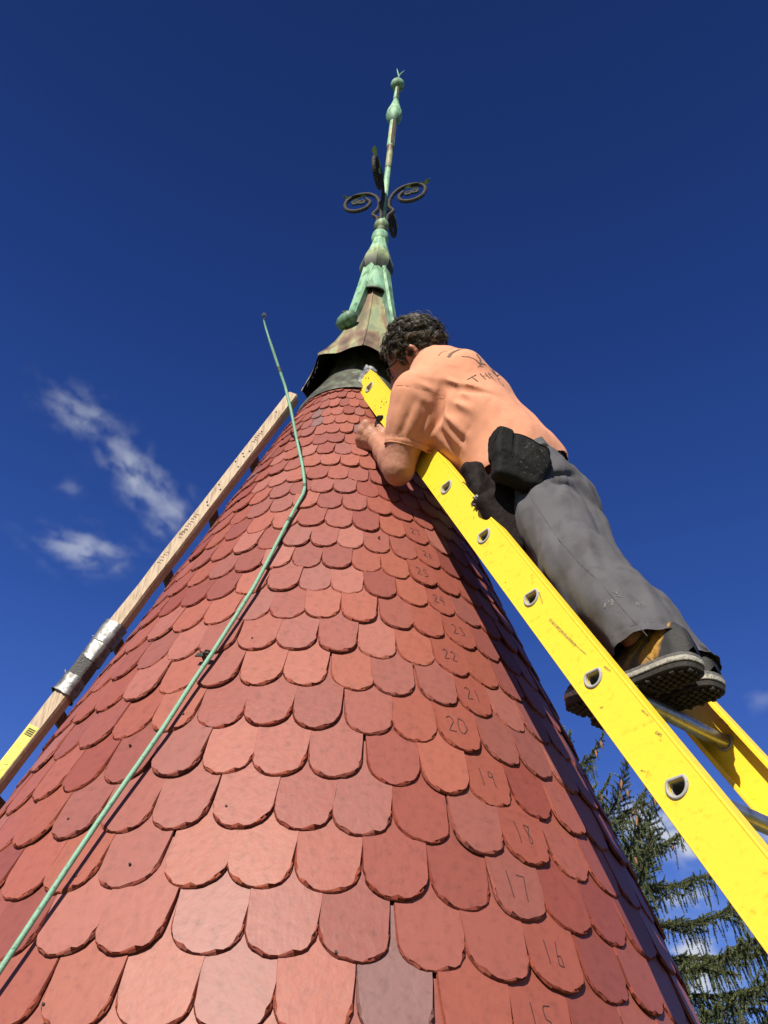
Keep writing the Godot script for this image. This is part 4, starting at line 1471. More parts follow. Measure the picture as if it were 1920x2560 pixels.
# ---------------------------------------------------------------- spruce beyond the roof
func make_spruce() -> void:
	var foot := Vector3(2.25, GROUND, -12.0)
	var top := 6.3
	var root := thing("spruce_tree", "tall spruce with drooping twigs and brown cones behind the roof", "tree", foot)
	var rg := RandomNumberGenerator.new()
	rg.seed = 41
	var bark := mat("spruce_bark", lin(0.105, 0.082, 0.058), 0.9, noise_tex(81, 0.04, [Color(0.6, 0.6, 0.6), Color(1.1, 1.1, 1.1)], [0.2, 0.8], 256), Vector3.ONE * 4.0)
	var tr := MB.new()
	var tp := []
	var rad := []
	for i in 12:
		var t := i / 11.0
		tp.append(foot + Vector3(0.04 * sin(t * 7.0), (top - GROUND) * t, 0.03 * cos(t * 5.0)))
		rad.append(lerpf(0.24, 0.012, t))
	tr.tube(tp, rad, 10)
	part("trunk", tr, bark, root)
	# one spray of needles, along +y, 14 cm
	var spray := MB.new()
	var sr := RandomNumberGenerator.new()
	sr.seed = 6
	spray.col = Color(0.10, 0.075, 0.045)
	spray.tube([Vector3.ZERO, Vector3(0, 0.14, 0)], [0.0028, 0.0012], 4, false)
	for i in 84:
		var t := sr.randf()
		var a := sr.randf() * TAU
		var d := Vector3(cos(a) * 0.8, 0.75, sin(a) * 0.8).normalized()
		var p := Vector3(0, t * 0.14, 0)
		var l := 0.023 * (1.0 - 0.35 * t) * sr.randf_range(0.8, 1.15)
		var s := d.cross(Vector3(sin(a), 0.2, cos(a))).normalized() * 0.0030
		var sh := sr.randf_range(0.75, 1.25)
		spray.col = Color(sh, sh, sh)
		spray.flat([p - s, p + s, p + d * l + s * 0.3, p + d * l - s * 0.3], d.cross(s).normalized())
	var xf := []
	var tint := []
	var cones := []
	var h := top - 0.25
	var az0 := 0.0
	while h > -4.5:
		var reach := (top - h) * 0.84 + 0.12
		reach = minf(reach, 4.6)
		var seen := h > 0.6
		var n := 6 if seen else 4
		az0 += 1.1
		for k in n:
			var az := az0 + TAU * k / n + rg.randf_range(-0.25, 0.25)
			var out := Vector3(sin(az), 0, cos(az))
			var side := Vector3(cos(az), 0, -sin(az))
			var L := reach * rg.randf_range(0.72, 1.08)
			var hh := h + rg.randf_range(-0.14, 0.14)
			var cu := Curve3D.new()
			var o := foot + Vector3(0, hh - GROUND, 0)
			cu.add_point(o, Vector3.ZERO, out * L * 0.3 + Vector3(0, 0.02 * L, 0))
			cu.add_point(o + out * L * 0.62 + Vector3(0, 0.10 * L, 0) + side * rg.randf_range(-0.08, 0.08) * L, -out * L * 0.25 - Vector3(0, -0.02 * L, 0), out * L * 0.2 + Vector3(0, 0.05 * L, 0))
			cu.add_point(o + out * L + Vector3(0, L * 0.20 + 0.22 * minf(L, 1.5), 0), -out * L * 0.10 - Vector3(0, 0.16 * L, 0), Vector3.ZERO)
			var bl := cu.get_baked_length()
			var br := MB.new()
			var pts := []
			var rr := []
			for i in 13:
				pts.append(cu.sample_baked(bl * i / 12.0))
				rr.append(lerpf(0.012 + 0.009 * L, 0.004, i / 12.0))
			br.tube(pts, rr, 6)
			# side branchlets, each hung with drooping twigs
			var step := 0.044 if seen else 0.3
			var d := bl * 0.16
			var sg := 1.0
			while d < bl:
				sg = -sg
				var p := cu.sample_baked(d)
				var q := cu.sample_baked(minf(d + 0.03, bl))
				var fw := (q - p).normalized() if q.distance_to(p) > 1e-4 else out
				var left := bl - d
				var sl := clampf(left * 0.42, 0.07, 0.42) * rg.randf_range(0.6, 1.1)
				var sdir := (side * sg * 0.8 + fw * 0.75).normalized()
				var a := p
				var np := int(sl / 0.085) + 1
				var twig := [p]
				for i in np:
					var t := (i + 1.0) / np
					sdir = (sdir + Vector3(0, -0.10 + 0.12 * t, 0) + Vector3(rg.randf_range(-0.12, 0.12), rg.randf_range(-0.08, 0.08), rg.randf_range(-0.12, 0.12))).normalized()
					var e := a + sdir * sl / np
					twig.append(e)
					put_spray(xf, tint, rg, a, e, 1.3, t)
					put_spray(xf, tint, rg, a.lerp(e, 0.5), a.lerp(e, 0.5) + (sdir + Vector3(rg.randf_range(-0.8, 0.8), rg.randf_range(-0.3, 0.6), rg.randf_range(-0.8, 0.8))).normalized() * 0.085, 1.2, t)
					# hanging twigs
					if rg.randf() < 0.62 and left > 0.18:
						var hd := (Vector3.DOWN + sdir * 0.25 + Vector3(rg.randf_range(-0.18, 0.18), 0, rg.randf_range(-0.18, 0.18))).normalized()
						var b := a
						var m := 1 + rg.randi() % 3
						for j in m:
							var f := b + hd * 0.105 * rg.randf_range(0.8, 1.2)
							put_spray(xf, tint, rg, b, f, 0.95, 0.3)
							b = f
					a = e
				if twig.size() > 1:
					br.tube(twig, [0.0042, 0.002], 4, false)
				# two short sprays right at the main branch
				put_spray(xf, tint, rg, p, p + (fw + side * sg * 0.5 + Vector3(0, 0.35, 0)).normalized() * 0.11, 0.85, d / bl)
				d += step * rg.randf_range(0.7, 1.3)
			# upright leader spray at the tip
			var tip := cu.sample_baked(bl)
			for j in 5:
				var dv := (out * 0.4 + Vector3(0, 0.8, 0) + Vector3(rg.randf_range(-0.6, 0.6), rg.randf_range(-0.2, 0.3), rg.randf_range(-0.6, 0.6))).normalized()
				put_spray(xf, tint, rg, tip, tip + dv * 0.12, 0.9, 1.0)
			part("branch", br, bark, root)
			# cones hang near the tips
			if seen and L > 0.5 and out.x > -0.3:
				for j in rg.randi_range(1, 4):
					var cp := cu.sample_baked(bl * rg.randf_range(0.78, 0.99))
					cones.append([cp + side * rg.randf_range(-0.09, 0.09) + Vector3(0, -0.035, 0), rg.randf_range(-0.3, 0.3), rg.randf_range(-0.3, 0.3), rg.randf_range(0.75, 1.05)])
		h -= 0.44 if seen else 0.7
	var mm := MultiMesh.new()
	mm.transform_format = MultiMesh.TRANSFORM_3D
	mm.use_colors = true
	mm.mesh = spray.mesh()
	mm.instance_count = xf.size()
	for i in xf.size():
		var t: Transform3D = xf[i]
		t.origin -= foot
		mm.set_instance_transform(i, t)
		mm.set_instance_color(i, tint[i])
	var mi := MultiMeshInstance3D.new()
	mi.name = "needles"
	mi.multimesh = mm
	var nm := vcol(mat("spruce_needles", Color(1, 1, 1), 0.55))
	nm.backlight_enabled = true
	nm.backlight = Color(0.10, 0.13, 0.05)
	mi.material_override = nm
	mi.set_meta("kind", "stuff")
	root.add_child(mi)
	# a cone: overlapping scale rings
	var co := MB.new()
	var cp := []
	for i in 17:
		var t := i / 16.0
		var r := 0.019 * pow(sin(PI * clampf(t * 0.9 + 0.07, 0.0, 1.0)), 0.7)
		cp.append([r * (1.0 if i % 2 == 0 else 0.80), -0.125 * t])
	co.lathe(Vector3.ZERO, Basis(), cp, 9)
	var cm := co.mesh()
	var ct := mat("spruce_cone", lin(0.25, 0.125, 0.062), 0.75, noise_tex(82, 0.08, [Color(0.6, 0.55, 0.5), Color(1.15, 1.1, 1.0)], [0.2, 0.8], 256), Vector3.ONE * 9.0)
	for q in cones:
		var o := MeshInstance3D.new()
		o.name = "cone"
		o.mesh = cm
		o.material_override = ct
		root.add_child(o, true)
		o.transform = Transform3D(Basis.from_euler(Vector3(q[1], 0, q[2])) * Basis.from_scale(Vector3.ONE * q[3]), q[0] - foot)

func put_spray(xf: Array, tint: Array, rg: RandomNumberGenerator, a: Vector3, b: Vector3, thick: float, young: float) -> void:
	var d := b - a
	var l := d.length()
	if l < 0.01: return
	var y := d / l
	var x := y.cross(Vector3(rg.randf_range(-1, 1), rg.randf_range(-1, 1), rg.randf_range(-1, 1))).normalized()
	xf.append(Transform3D(Basis(x * thick, y * l / 0.13, x.cross(y) * thick), a))
	var g := rg.randf_range(0.75, 1.2)
	var c := Color(0.072, 0.096, 0.034).lerp(Color(0.150, 0.166, 0.056), clampf(young - 0.55, 0.0, 0.45) * 1.5)
	if rg.randf() < 0.06: c = Color(0.085, 0.075, 0.045)
	tint.append(Color(c.r * g, c.g * g, c.b * g))

# ---------------------------------------------------------------- the slater
class SkinPaint extends Painter:
	var nz := FastNoiseLite.new()
	var ear := Vector3.ZERO
	var nose := Vector3.ZERO
	func pick(p: Vector3, _n: Vector3) -> Color:
		var c := Color(0.38, 0.185, 0.112)
		var t := nz.get_noise_3dv(p * 60.0) * 0.5 + nz.get_noise_3dv(p * 240.0) * 0.35
		c = c.lerp(Color(0.30, 0.105, 0.066), clampf(0.34 + t, 0.0, 0.8))
		var red := maxf(exp(-pow(p.distance_to(ear) / 0.03, 2.0)), exp(-pow(p.distance_to(nose) / 0.03, 2.0)))
		c = c.lerp(Color(0.42, 0.13, 0.085), red * 0.6)
		return c

const HIP_L := Vector3(0.406, 1.645, -1.846)
const KNEE_L := Vector3(0.474, 1.262, -1.676)
const ANK_L := Vector3(0.572, 0.957, -1.566)
const KNEE_R := Vector3(0.553, 1.330, -1.800)
const ANK_R := Vector3(0.662, 0.966, -1.645)
const WAIST := Vector3(0.409, 1.834, -1.915)
const BELLY := Vector3(0.327, 1.949, -1.908)
const CHEST := Vector3(0.243, 2.100, -1.905)
const UPPER := Vector3(0.174, 2.160, -1.900)
const NECKB := Vector3(0.132, 2.225, -1.897)
const SH_L := Vector3(0.084, 2.027, -1.850)
const HEM := Vector3(0.054, 1.894, -1.951)
const EL_L := Vector3(0.038, 1.832, -1.975)
const WR_L := Vector3(-0.031, 2.048, -2.088)
const SKULL := Vector3(0.065, 2.318, -1.903)
const CAM_R := Vector3(0.99856, 0.04108, 0.03441)
const CAM_U := Vector3(-0.05359, 0.76555, 0.64114)
const CAM_B := Vector3(0.0, -0.64206, 0.76666)
var HIP_R := HIP_L + LR * 0.145 + LD * 0.015
var SH_R := SH_L + LR * 0.34 + Vector3(0, 0.05, 0)

# five fingers, each its own chain out of the palm
func add_hand(sd: SDF, wr: Vector3, kn: Array, d1: Vector3, d2: Vector3, d3: Vector3, thumb: Array, size := 1.0) -> void:
	var lens := [[0.043, 0.026, 0.020], [0.047, 0.029, 0.021], [0.043, 0.027, 0.020], [0.034, 0.021, 0.018]]
	for i in 4:
		var k: Vector3 = kn[i]
		var root: Vector3 = wr.lerp(k, 0.12) + (k - (kn[1] + kn[2]) * 0.5) * 0.25
		sd.cap(root, k, 0.0145 * size, 0.0112 * size)
		var p1: Vector3 = k + d1 * lens[i][0] * size
		var p2: Vector3 = p1 + d2 * lens[i][1] * size
		var p3: Vector3 = p2 + d3 * lens[i][2] * size
		sd.cap(k, p1, 0.0105 * size, 0.0093 * size)
		sd.cap(p1, p2, 0.0093 * size, 0.0084 * size)
		sd.cap(p2, p3, 0.0084 * size, 0.0074 * size)
		sd.cap(k - d1 * 0.001, k, 0.0116 * size, 0.0112 * size)
	for i in 3:
		sd.cap(kn[i], kn[i + 1], 0.0105 * size, 0.0105 * size)
		sd.cap(wr.lerp(kn[i], 0.55), wr.lerp(kn[i + 1], 0.55), 0.0145 * size, 0.0145 * size)
	sd.chain(thumb, [0.0165 * size, 0.0125 * size, 0.0105 * size, 0.0085 * size])

func head_frame() -> Basis:
	var fw := (CAM_R * -0.86 + CAM_U * -0.42 - CAM_B * 0.20).normalized()
	var up := (CAM_R * -0.42 + CAM_U * 0.90)
	up = (up - fw * up.dot(fw)).normalized()
	var lf := up.cross(fw).normalized()
	if lf.dot(CAM_B) < 0.0: lf = -lf
	return Basis(lf, up, fw)    # x towards his left ear, y crown, z face

func H(b: Basis, f: float, u: float, l: float) -> Vector3:
	return SKULL + b.z * f + b.y * u + b.x * l

func make_person() -> void:
	var foot := (W(0.31, 0.2, 0.0))
	var root := thing("person", "person in salmon t-shirt and grey trousers standing on the yellow ladder, bent to the slates", "person", foot)
	var sp := SkinPaint.new()
	sp.nz.seed = 4
	sp.nz.frequency = 1.0
	sp.nz.fractal_octaves = 3
	var hb := head_frame()
	sp.ear = H(hb, 0.005, -0.03, 0.08)
	sp.nose = H(hb, 0.115, -0.085, 0.0)
	var skin := MB.new()
	# trunk and limbs under the clothes, one with the bare parts
	var lo := Vector3(-0.14, 0.86, -2.32)
	var sd := SDF.new(lo, Vector3(0.95, 2.36, -1.40), 0.012, 60.0)
	sd.chain([WAIST + LR * -0.05, BELLY + LR * -0.05, CHEST + LR * -0.03, UPPER], [0.085, 0.09, 0.09, 0.075])
	sd.chain([WAIST + LR * 0.05, BELLY + LR * 0.05, CHEST + LR * 0.05, UPPER + LR * 0.05], [0.085, 0.09, 0.09, 0.075])
	sd.cap(HIP_L, HIP_R, 0.095, 0.095)
	sd.cap((HIP_L + HIP_R) * 0.5, WAIST, 0.10, 0.09)
	sd.chain([HIP_L, KNEE_L, KNEE_L.lerp(ANK_L, 0.80)], [0.075, 0.050, 0.032])
	sd.chain([HIP_R, KNEE_R, KNEE_R.lerp(ANK_R, 0.80)], [0.070, 0.050, 0.032])
	sd.cap(UPPER, SH_L, 0.06, 0.052)
	sd.cap(UPPER, SH_R, 0.06, 0.052)
	sd.cap(UPPER, SKULL, 0.058, 0.05)
	var el_r := W(1.50, 0.40, 0.16)
	var wr_r := W(1.72, 0.30, 0.055)
	sd.chain([SH_R, el_r, wr_r], [0.050, 0.042, 0.030])
	sd.chain([SH_L, SH_L.lerp(EL_L, 0.5)], [0.050, 0.046])
	sd.mesh(skin, [], sp)
	# left arm from the sleeve to the wrist
	var sa := SDF.new(Vector3(-0.13, 1.74, -2.20), Vector3(0.17, 2.12, -1.83), 0.0052, 90.0)
	sa.chain([SH_L, SH_L.lerp(EL_L, 0.6), EL_L], [0.050, 0.051, 0.042])
	var fd := (WR_L - EL_L).normalized()
	sa.chain([EL_L, EL_L + fd * 0.075 + Vector3(0.004, -0.004, 0.004), EL_L + fd * 0.16, WR_L], [0.040, 0.0435, 0.0345, 0.0272])
	sa.cap(WR_L, WR_L + fd * 0.03, 0.0275, 0.027)
	# point of the elbow
	sa.cap(EL_L + CAM_U * -0.02 + CAM_R * -0.004, EL_L + CAM_U * -0.014, 0.026, 0.026)
	sa.rough(0.0016, 34.0, 3)
	sa.mesh(skin, [], sp)
	# left hand closed round a tool
	var k1 := Vector3(-0.076, 2.117, -2.073)
	var k2 := Vector3(-0.088, 2.098, -2.086)
	var k3 := Vector3(-0.092, 2.080, -2.106)
	var k4 := Vector3(-0.086, 2.066, -2.129)
	var view := Vector3(-0.028, 0.705, -0.709)
	var sh := SDF.new(Vector3(-0.16, 1.98, -2.23), Vector3(0.05, 2.19, -1.99), 0.0029, 190.0)
	sh.cap(WR_L - fd * 0.03, WR_L + fd * 0.012, 0.030, 0.0285)
	var d1 := (view * 0.80 + CAM_R * 0.12 - CAM_U * 0.10).normalized()
	var d2 := (CAM_R * 0.92 + view * 0.15 - CAM_U * 0.25).normalized()
	var d3 := (CAM_R * 0.35 - view * 0.85).normalized()
	add_hand(sh, WR_L, [k1, k2, k3, k4], d1, d2, d3, [WR_L + Vector3(0.012, 0.006, 0.004), Vector3(-0.017, 2.066, -2.084), Vector3(-0.013, 2.092, -2.079), Vector3(-0.033, 2.112, -2.074)])
	# knuckle dips and tendons on the back of the hand
	for q in [[k1, k2], [k2, k3], [k3, k4]]:
		var m: Vector3 = (q[0] + q[1]) * 0.5 - view * 0.010
		sh.crease(m, m.lerp(WR_L, 0.45), 0.0022, 0.006)
	for q in [k1, k2, k3, k4]:
		sh.crease(q - view * 0.010, (q as Vector3).lerp(WR_L, 0.75) - view * 0.010, -0.0014, 0.004)
	for i in 3:
		var c := WR_L + fd * (0.012 + i * 0.007) - view * 0.028
		sh.crease(c + CAM_U * 0.022 + CAM_R * 0.014, c - CAM_U * 0.02 - CAM_R * 0.014, 0.0008, 0.0026)
	sh.rough(0.0010, 60.0, 5)
	sh.mesh(skin, [], sp)
	# right hand on a rung, hidden behind him
	var sr := SDF.new(W(1.80, 0.30, 0.0) - Vector3.ONE * 0.15, W(1.80, 0.30, 0.0) + Vector3.ONE * 0.15, 0.005, 150.0)
	sr.cap(wr_r - (wr_r - el_r).normalized() * 0.04, wr_r, 0.034, 0.03)
	var kr := []
	for i in 4: kr.append(W(1.835, 0.265 + 0.021 * i, 0.042))
	add_hand(sr, wr_r, kr, (LD * 0.75 - LN * 0.65).normalized(), (LN * -0.9 - LD * 0.4).normalized(), (LD * -0.9).normalized(), [wr_r, W(1.77, 0.255, 0.03), W(1.79, 0.25, 0.0), W(1.81, 0.255, -0.028)])
	sr.mesh(skin, [], sp)
	# head
	var se := SDF.new(SKULL - Vector3.ONE * 0.20, SKULL + Vector3.ONE * 0.17, 0.0040, 130.0)
	se.ell(H(hb, -0.008, 0.0, 0.0), hb, Vector3(0.0775, 0.094, 0.098))
	se.ell(H(hb, 0.035, -0.055, 0.0), hb, Vector3(0.062, 0.075, 0.055))
	se.cap(H(hb, 0.066, -0.028, -0.032), H(hb, 0.066, -0.028, 0.032), 0.022, 0.022)      # brow
	se.cap(H(hb, 0.058, -0.072, -0.04), H(hb, 0.058, -0.072, 0.04), 0.021, 0.021)        # cheeks
	se.cap(H(hb, 0.084, -0.040, 0.0), H(hb, 0.108, -0.084, 0.0), 0.009, 0.0125)          # nose
	se.cap(H(hb, 0.098, -0.090, -0.010), H(hb, 0.098, -0.090, 0.010), 0.0085, 0.0085)
	se.cap(H(hb, 0.074, -0.110, -0.018), H(hb, 0.074, -0.110, 0.018), 0.0150, 0.0150)    # mouth
	se.cap(H(hb, 0.066, -0.142, -0.012), H(hb, 0.066, -0.142, 0.012), 0.0195, 0.0195)    # chin
	for s in [-1.0, 1.0]:
		se.chain([H(hb, 0.0, -0.075, s * 0.060), H(hb, 0.012, -0.108, s * 0.053), H(hb, 0.062, -0.140, s * 0.018)], [0.016, 0.017, 0.016])
	se.chain([H(hb, -0.03, -0.03, 0.0), H(hb, -0.045, -0.10, 0.0), NECKB], [0.060, 0.060, 0.066])
	se.chain([H(hb, 0.02, -0.10, 0.0), NECKB], [0.045, 0.055])
	for s in [-1.0, 1.0]:
		se.crease(H(hb, 0.098, -0.042, s * 0.018), H(hb, 0.082, -0.044, s * 0.046), 0.010, 0.013)       # eye hollows
	se.crease(H(hb, 0.098, -0.1145, -0.026), H(hb, 0.098, -0.1145, 0.026), 0.0035, 0.0032)              # mouth line
	for s in [-1.0, 1.0]:
		se.crease(H(hb, 0.092, -0.092, s * 0.018), H(hb, 0.076, -0.125, s * 0.034), 0.003, 0.006)       # cheek fold
		se.crease(H(hb, 0.106, -0.094, s * 0.008), H(hb, 0.100, -0.096, s * 0.012), 0.004, 0.0035)      # nostril
	# eyeballs in the hollows
	for s in [-1.0, 1.0]:
		var ec := H(hb, 0.0765, -0.043, s * 0.031)
		se.crease(ec + hb.z * 0.010 - hb.x * 0.010, ec + hb.z * 0.010 + hb.x * 0.010, -0.006, 0.009)
	se.rough(0.0010, 50.0, 12)
	se.mesh(skin, [], sp)
	# ears: a dished shell with a rolled rim
	for s in [-1.0, 1.0]:
		var sx := SDF.new(H(hb, -0.005, -0.035, s * 0.083) - Vector3.ONE * 0.055, H(hb, -0.005, -0.035, s * 0.083) + Vector3.ONE * 0.055, 0.0026, 320.0)
		var eb := hb * Basis(Vector3.UP, -s * 0.35) * Basis(Vector3.RIGHT, -0.22)
		var ec := H(hb, -0.002, -0.034, s * 0.081)
		sx.ell(ec, eb, Vector3(0.0055, 0.030, 0.0185))
		var rim := []
		for i in 12:
			var a := lerpf(-0.55, 1.35, i / 11.0) * PI
			rim.append(ec + eb.x * s * 0.006 + eb.y * sin(a) * 0.030 - eb.z * cos(a) * 0.0185 * (1.0 if sin(a) > -0.3 else 0.8))
		for i in 11:
			sx.cap(rim[i], rim[i + 1], 0.0046, 0.0046)
		sx.cap(ec - eb.y * 0.026 + eb.z * 0.006, ec - eb.y * 0.034 + eb.z * 0.008, 0.0085, 0.0075)   # lobe
		sx.cap(ec + eb.z * 0.014 - eb.y * 0.004, ec + eb.z * 0.014 + eb.y * 0.004, 0.006, 0.006)
		sx.cap(ec, H(hb, 0.004, -0.036, s * 0.066), 0.014, 0.018)
		sx.crease(ec + eb.x * s * 0.007 - eb.y * 0.014, ec + eb.x * s * 0.007 + eb.y * 0.018, 0.006, 0.009)
		sx.mesh(skin, [], sp)
	var skm := vcol(mat("skin", Color(1, 1, 1), 0.60, null, Vector3.ONE, null))
	var sb := bump_tex(91, 0.05, 3.5, 256)
	skm.normal_enabled = true
	skm.normal_texture = sb
	skm.normal_scale = 0.35
	skm.uv1_triplanar = true
	skm.uv1_world_triplanar = true
	skm.uv1_scale = Vector3.ONE * 9.0
	skm.subsurf_scatter_enabled = true
	skm.subsurf_scatter_strength = 0.12
	part("body", skin, skm, root)
	make_hair(root, hb)
	make_glasses(root, hb)
	make_shirt(root)
	make_trousers(root)
	make_boot(root, Vector3(0.630, 0.879, -1.487), Vector3(0.445, 0.909, -1.764), 0)
	make_boot(root, Vector3(0.710, 0.899, -1.590), Vector3(0.525, 0.930, -1.868), 1)

func make_hair(root: Node3D, hb: Basis) -> void:
	var rg := RandomNumberGenerator.new()
	rg.seed = 12
	var mb := MB.new()
	var r := Vector3(0.0775, 0.094, 0.098)
	var ce := H(hb, -0.008, 0.0, 0.0)
	# close undergrowth
	var sd := SDF.new(SKULL - Vector3.ONE * 0.14, SKULL + Vector3.ONE * 0.14, 0.005, 110.0)
	sd.ell(ce + hb.y * 0.010 - hb.z * 0.006, hb, r + Vector3(0.006, 0.006, 0.004))
	sd.rough(0.012, 45.0, 8)
	mb.col = Color(0.030, 0.024, 0.019)
	# cut: below the hairline
	sd.mesh(mb, [[H(hb, 0.050, 0.0, 0.0), (hb.z * 0.94 - hb.y * 0.35).normalized(), 0.3], [H(hb, -0.02, -0.060, 0.0), (-hb.y * 0.85 + hb.z * 0.10).normalized(), 0.3], [H(hb, 0.022, -0.022, 0.0), (-hb.y * 0.92 + hb.z * 0.38).normalized(), 0.3]])
	# wavy locks
	var tones := [Color(0.034, 0.028, 0.022), Color(0.056, 0.047, 0.038), Color(0.085, 0.073, 0.060), Color(0.140, 0.125, 0.104), Color(0.235, 0.215, 0.185)]
	var n := 0
	while n < 300:
		var d := Vector3(rg.randf_range(-1, 1), rg.randf_range(-1, 1), rg.randf_range(-1, 1))
		if d.length() > 1.0 or d.length() < 0.2: continue
		d = d.normalized()
		var f := d.z * 0.098 - 0.008
		var u := d.y * 0.094
		# hairline
		var line := -0.078
		if f > -0.025: line = lerpf(-0.078, -0.018, clampf((f + 0.025) / 0.02, 0.0, 1.0))
		if f > 0.012: line = lerpf(-0.050, 0.0, clampf((f - 0.03) / 0.02, 0.0, 1.0))
		if f > 0.052: line = lerpf(0.0, 0.040, clampf((f - 0.052) / 0.03, 0.0, 1.0))
		if u < line: continue
		n += 1
		if d.dot(hb.transposed() * CAM_B) < -0.75: continue
		var p := ce + hb * (d * r) + hb * d * 0.004
		var nn := (hb * (d / r)).normalized()
		# combed back and down from the crown
		var flow := (-hb.z * 0.75 - hb.y * 0.45 + hb.x * d.x * 0.5)
		if f > 0.04: flow = hb.z * 0.25 + hb.x * d.x * 0.8 - hb.y * 0.35
		flow += Vector3(rg.randf_range(-0.7, 0.7), rg.randf_range(-0.7, 0.7), rg.randf_range(-0.7, 0.7))
		flow = (flow - nn * flow.dot(nn)).normalized()
		var sidev := nn.cross(flow)
		var L := rg.randf_range(0.028, 0.048) * (0.7 if u < -0.04 else 1.0)
		var amp := rg.randf_range(0.004, 0.0085)
		var ph := rg.randf() * TAU
		var turns := rg.randf_range(3.2, 5.5)
		var lift := rg.randf_range(0.004, 0.013) * (0.5 if u < -0.03 else 1.0)
		var pick := rg.randf()
		var tone: Color = tones[0] if pick < 0.16 else (tones[1] if pick < 0.40 else (tones[2] if pick < 0.68 else (tones[3] if pick < 0.88 else tones[4])))
		for kk in 13:
			var off := sidev * rg.randf_range(-0.0065, 0.0065) + flow * rg.randf_range(-0.006, 0.006) + nn * rg.randf_range(-0.002, 0.003)
			var pts := []
			var rad := []
			var w := rg.randf_range(0.0006, 0.0013)
			var am := amp * rg.randf_range(0.8, 1.2)
			var pp := ph + rg.randf_range(-0.35, 0.35)
			var m := 9
			var wild := 2.2 if rg.randf() < 0.05 else 1.0
			for i in m:
				var t := i / float(m - 1)
				var q := p + off * (1.0 - 0.5 * t) + flow * L * t + nn * (wild * lift * sin(PI * minf(t * 0.8 + 0.1, 1.0)) + am * 0.6 * cos(pp + turns * t)) + sidev * am * sin(pp + turns * t)
				# hug the skull
				var rel := hb.transposed() * (q - ce)
				var k := (rel / r).length()
				if k < 1.035: q = ce + hb * (rel * 1.035 / k)
				pts.append(q)
				rad.append(w * (1.0 - 0.6 * t))
			mb.col = tone * rg.randf_range(0.7, 1.3)
			mb.tube(pts, rad, 3, false)
	var hm := vcol(mat("hair_strands", Color(1, 1, 1), 0.55))
	hm.metallic_specular = 0.35
	part("hair", mb, hm, root)
	# brows
	var br := MB.new()
	br.col = tones[1]
	for s in [-1.0, 1.0]:
		for i in 16:
			var t := i / 15.0
			var p := H(hb, 0.094 - 0.012 * t, -0.024 + 0.004 * sin(t * 3.0), s * (0.012 + 0.036 * t))
			br.tube([p, p + hb.x * s * 0.008 + hb.y * 0.001 + hb.z * 0.002], [0.0013, 0.0004], 4, false)
	part("brow_hair", br, hm, root)

func make_glasses(root: Node3D, hb: Basis) -> void:
	var g := MB.new()
	var gm := mat("glasses_frame", lin(0.014, 0.012, 0.010), 0.3)
	for s in [-1.0, 1.0]:
		g.tube([H(hb, -0.006, -0.016, s * 0.078), H(hb, 0.02, -0.014, s * 0.0765), H(hb, 0.085, -0.030, s * 0.069), H(hb, 0.102, -0.034, s * 0.060)], [0.0022, 0.0022, 0.0028, 0.0028], 6)
		var rim := []
		for i in 19:
			var a := TAU * i / 18.0
			rim.append(H(hb, 0.106 - 0.006 * absf(cos(a)), -0.048 + 0.0165 * sin(a), s * (0.034 + 0.0245 * cos(a))))
		g.tube(rim, [0.0016], 6, false)
	g.tube([H(hb, 0.108, -0.042, -0.010), H(hb, 0.112, -0.040, 0.0), H(hb, 0.108, -0.042, 0.010)], [0.0016], 6)
	var go := part("glasses", g, gm, root, "dark-framed glasses")
	var le := MB.new()
	for s in [-1.0, 1.0]:
		var pts := []
		for i in 18:
			var a := TAU * i / 18.0
			pts.append(H(hb, 0.1045, -0.048 + 0.016 * sin(a), s * (0.034 + 0.024 * cos(a))))
		le.flat(pts, hb.z)
	var lm := mat("lens", Color(0.9, 0.95, 1.0, 0.08), 0.05)
	lm.transparency = BaseMaterial3D.TRANSPARENCY_ALPHA
	part("lens", le, lm, go)

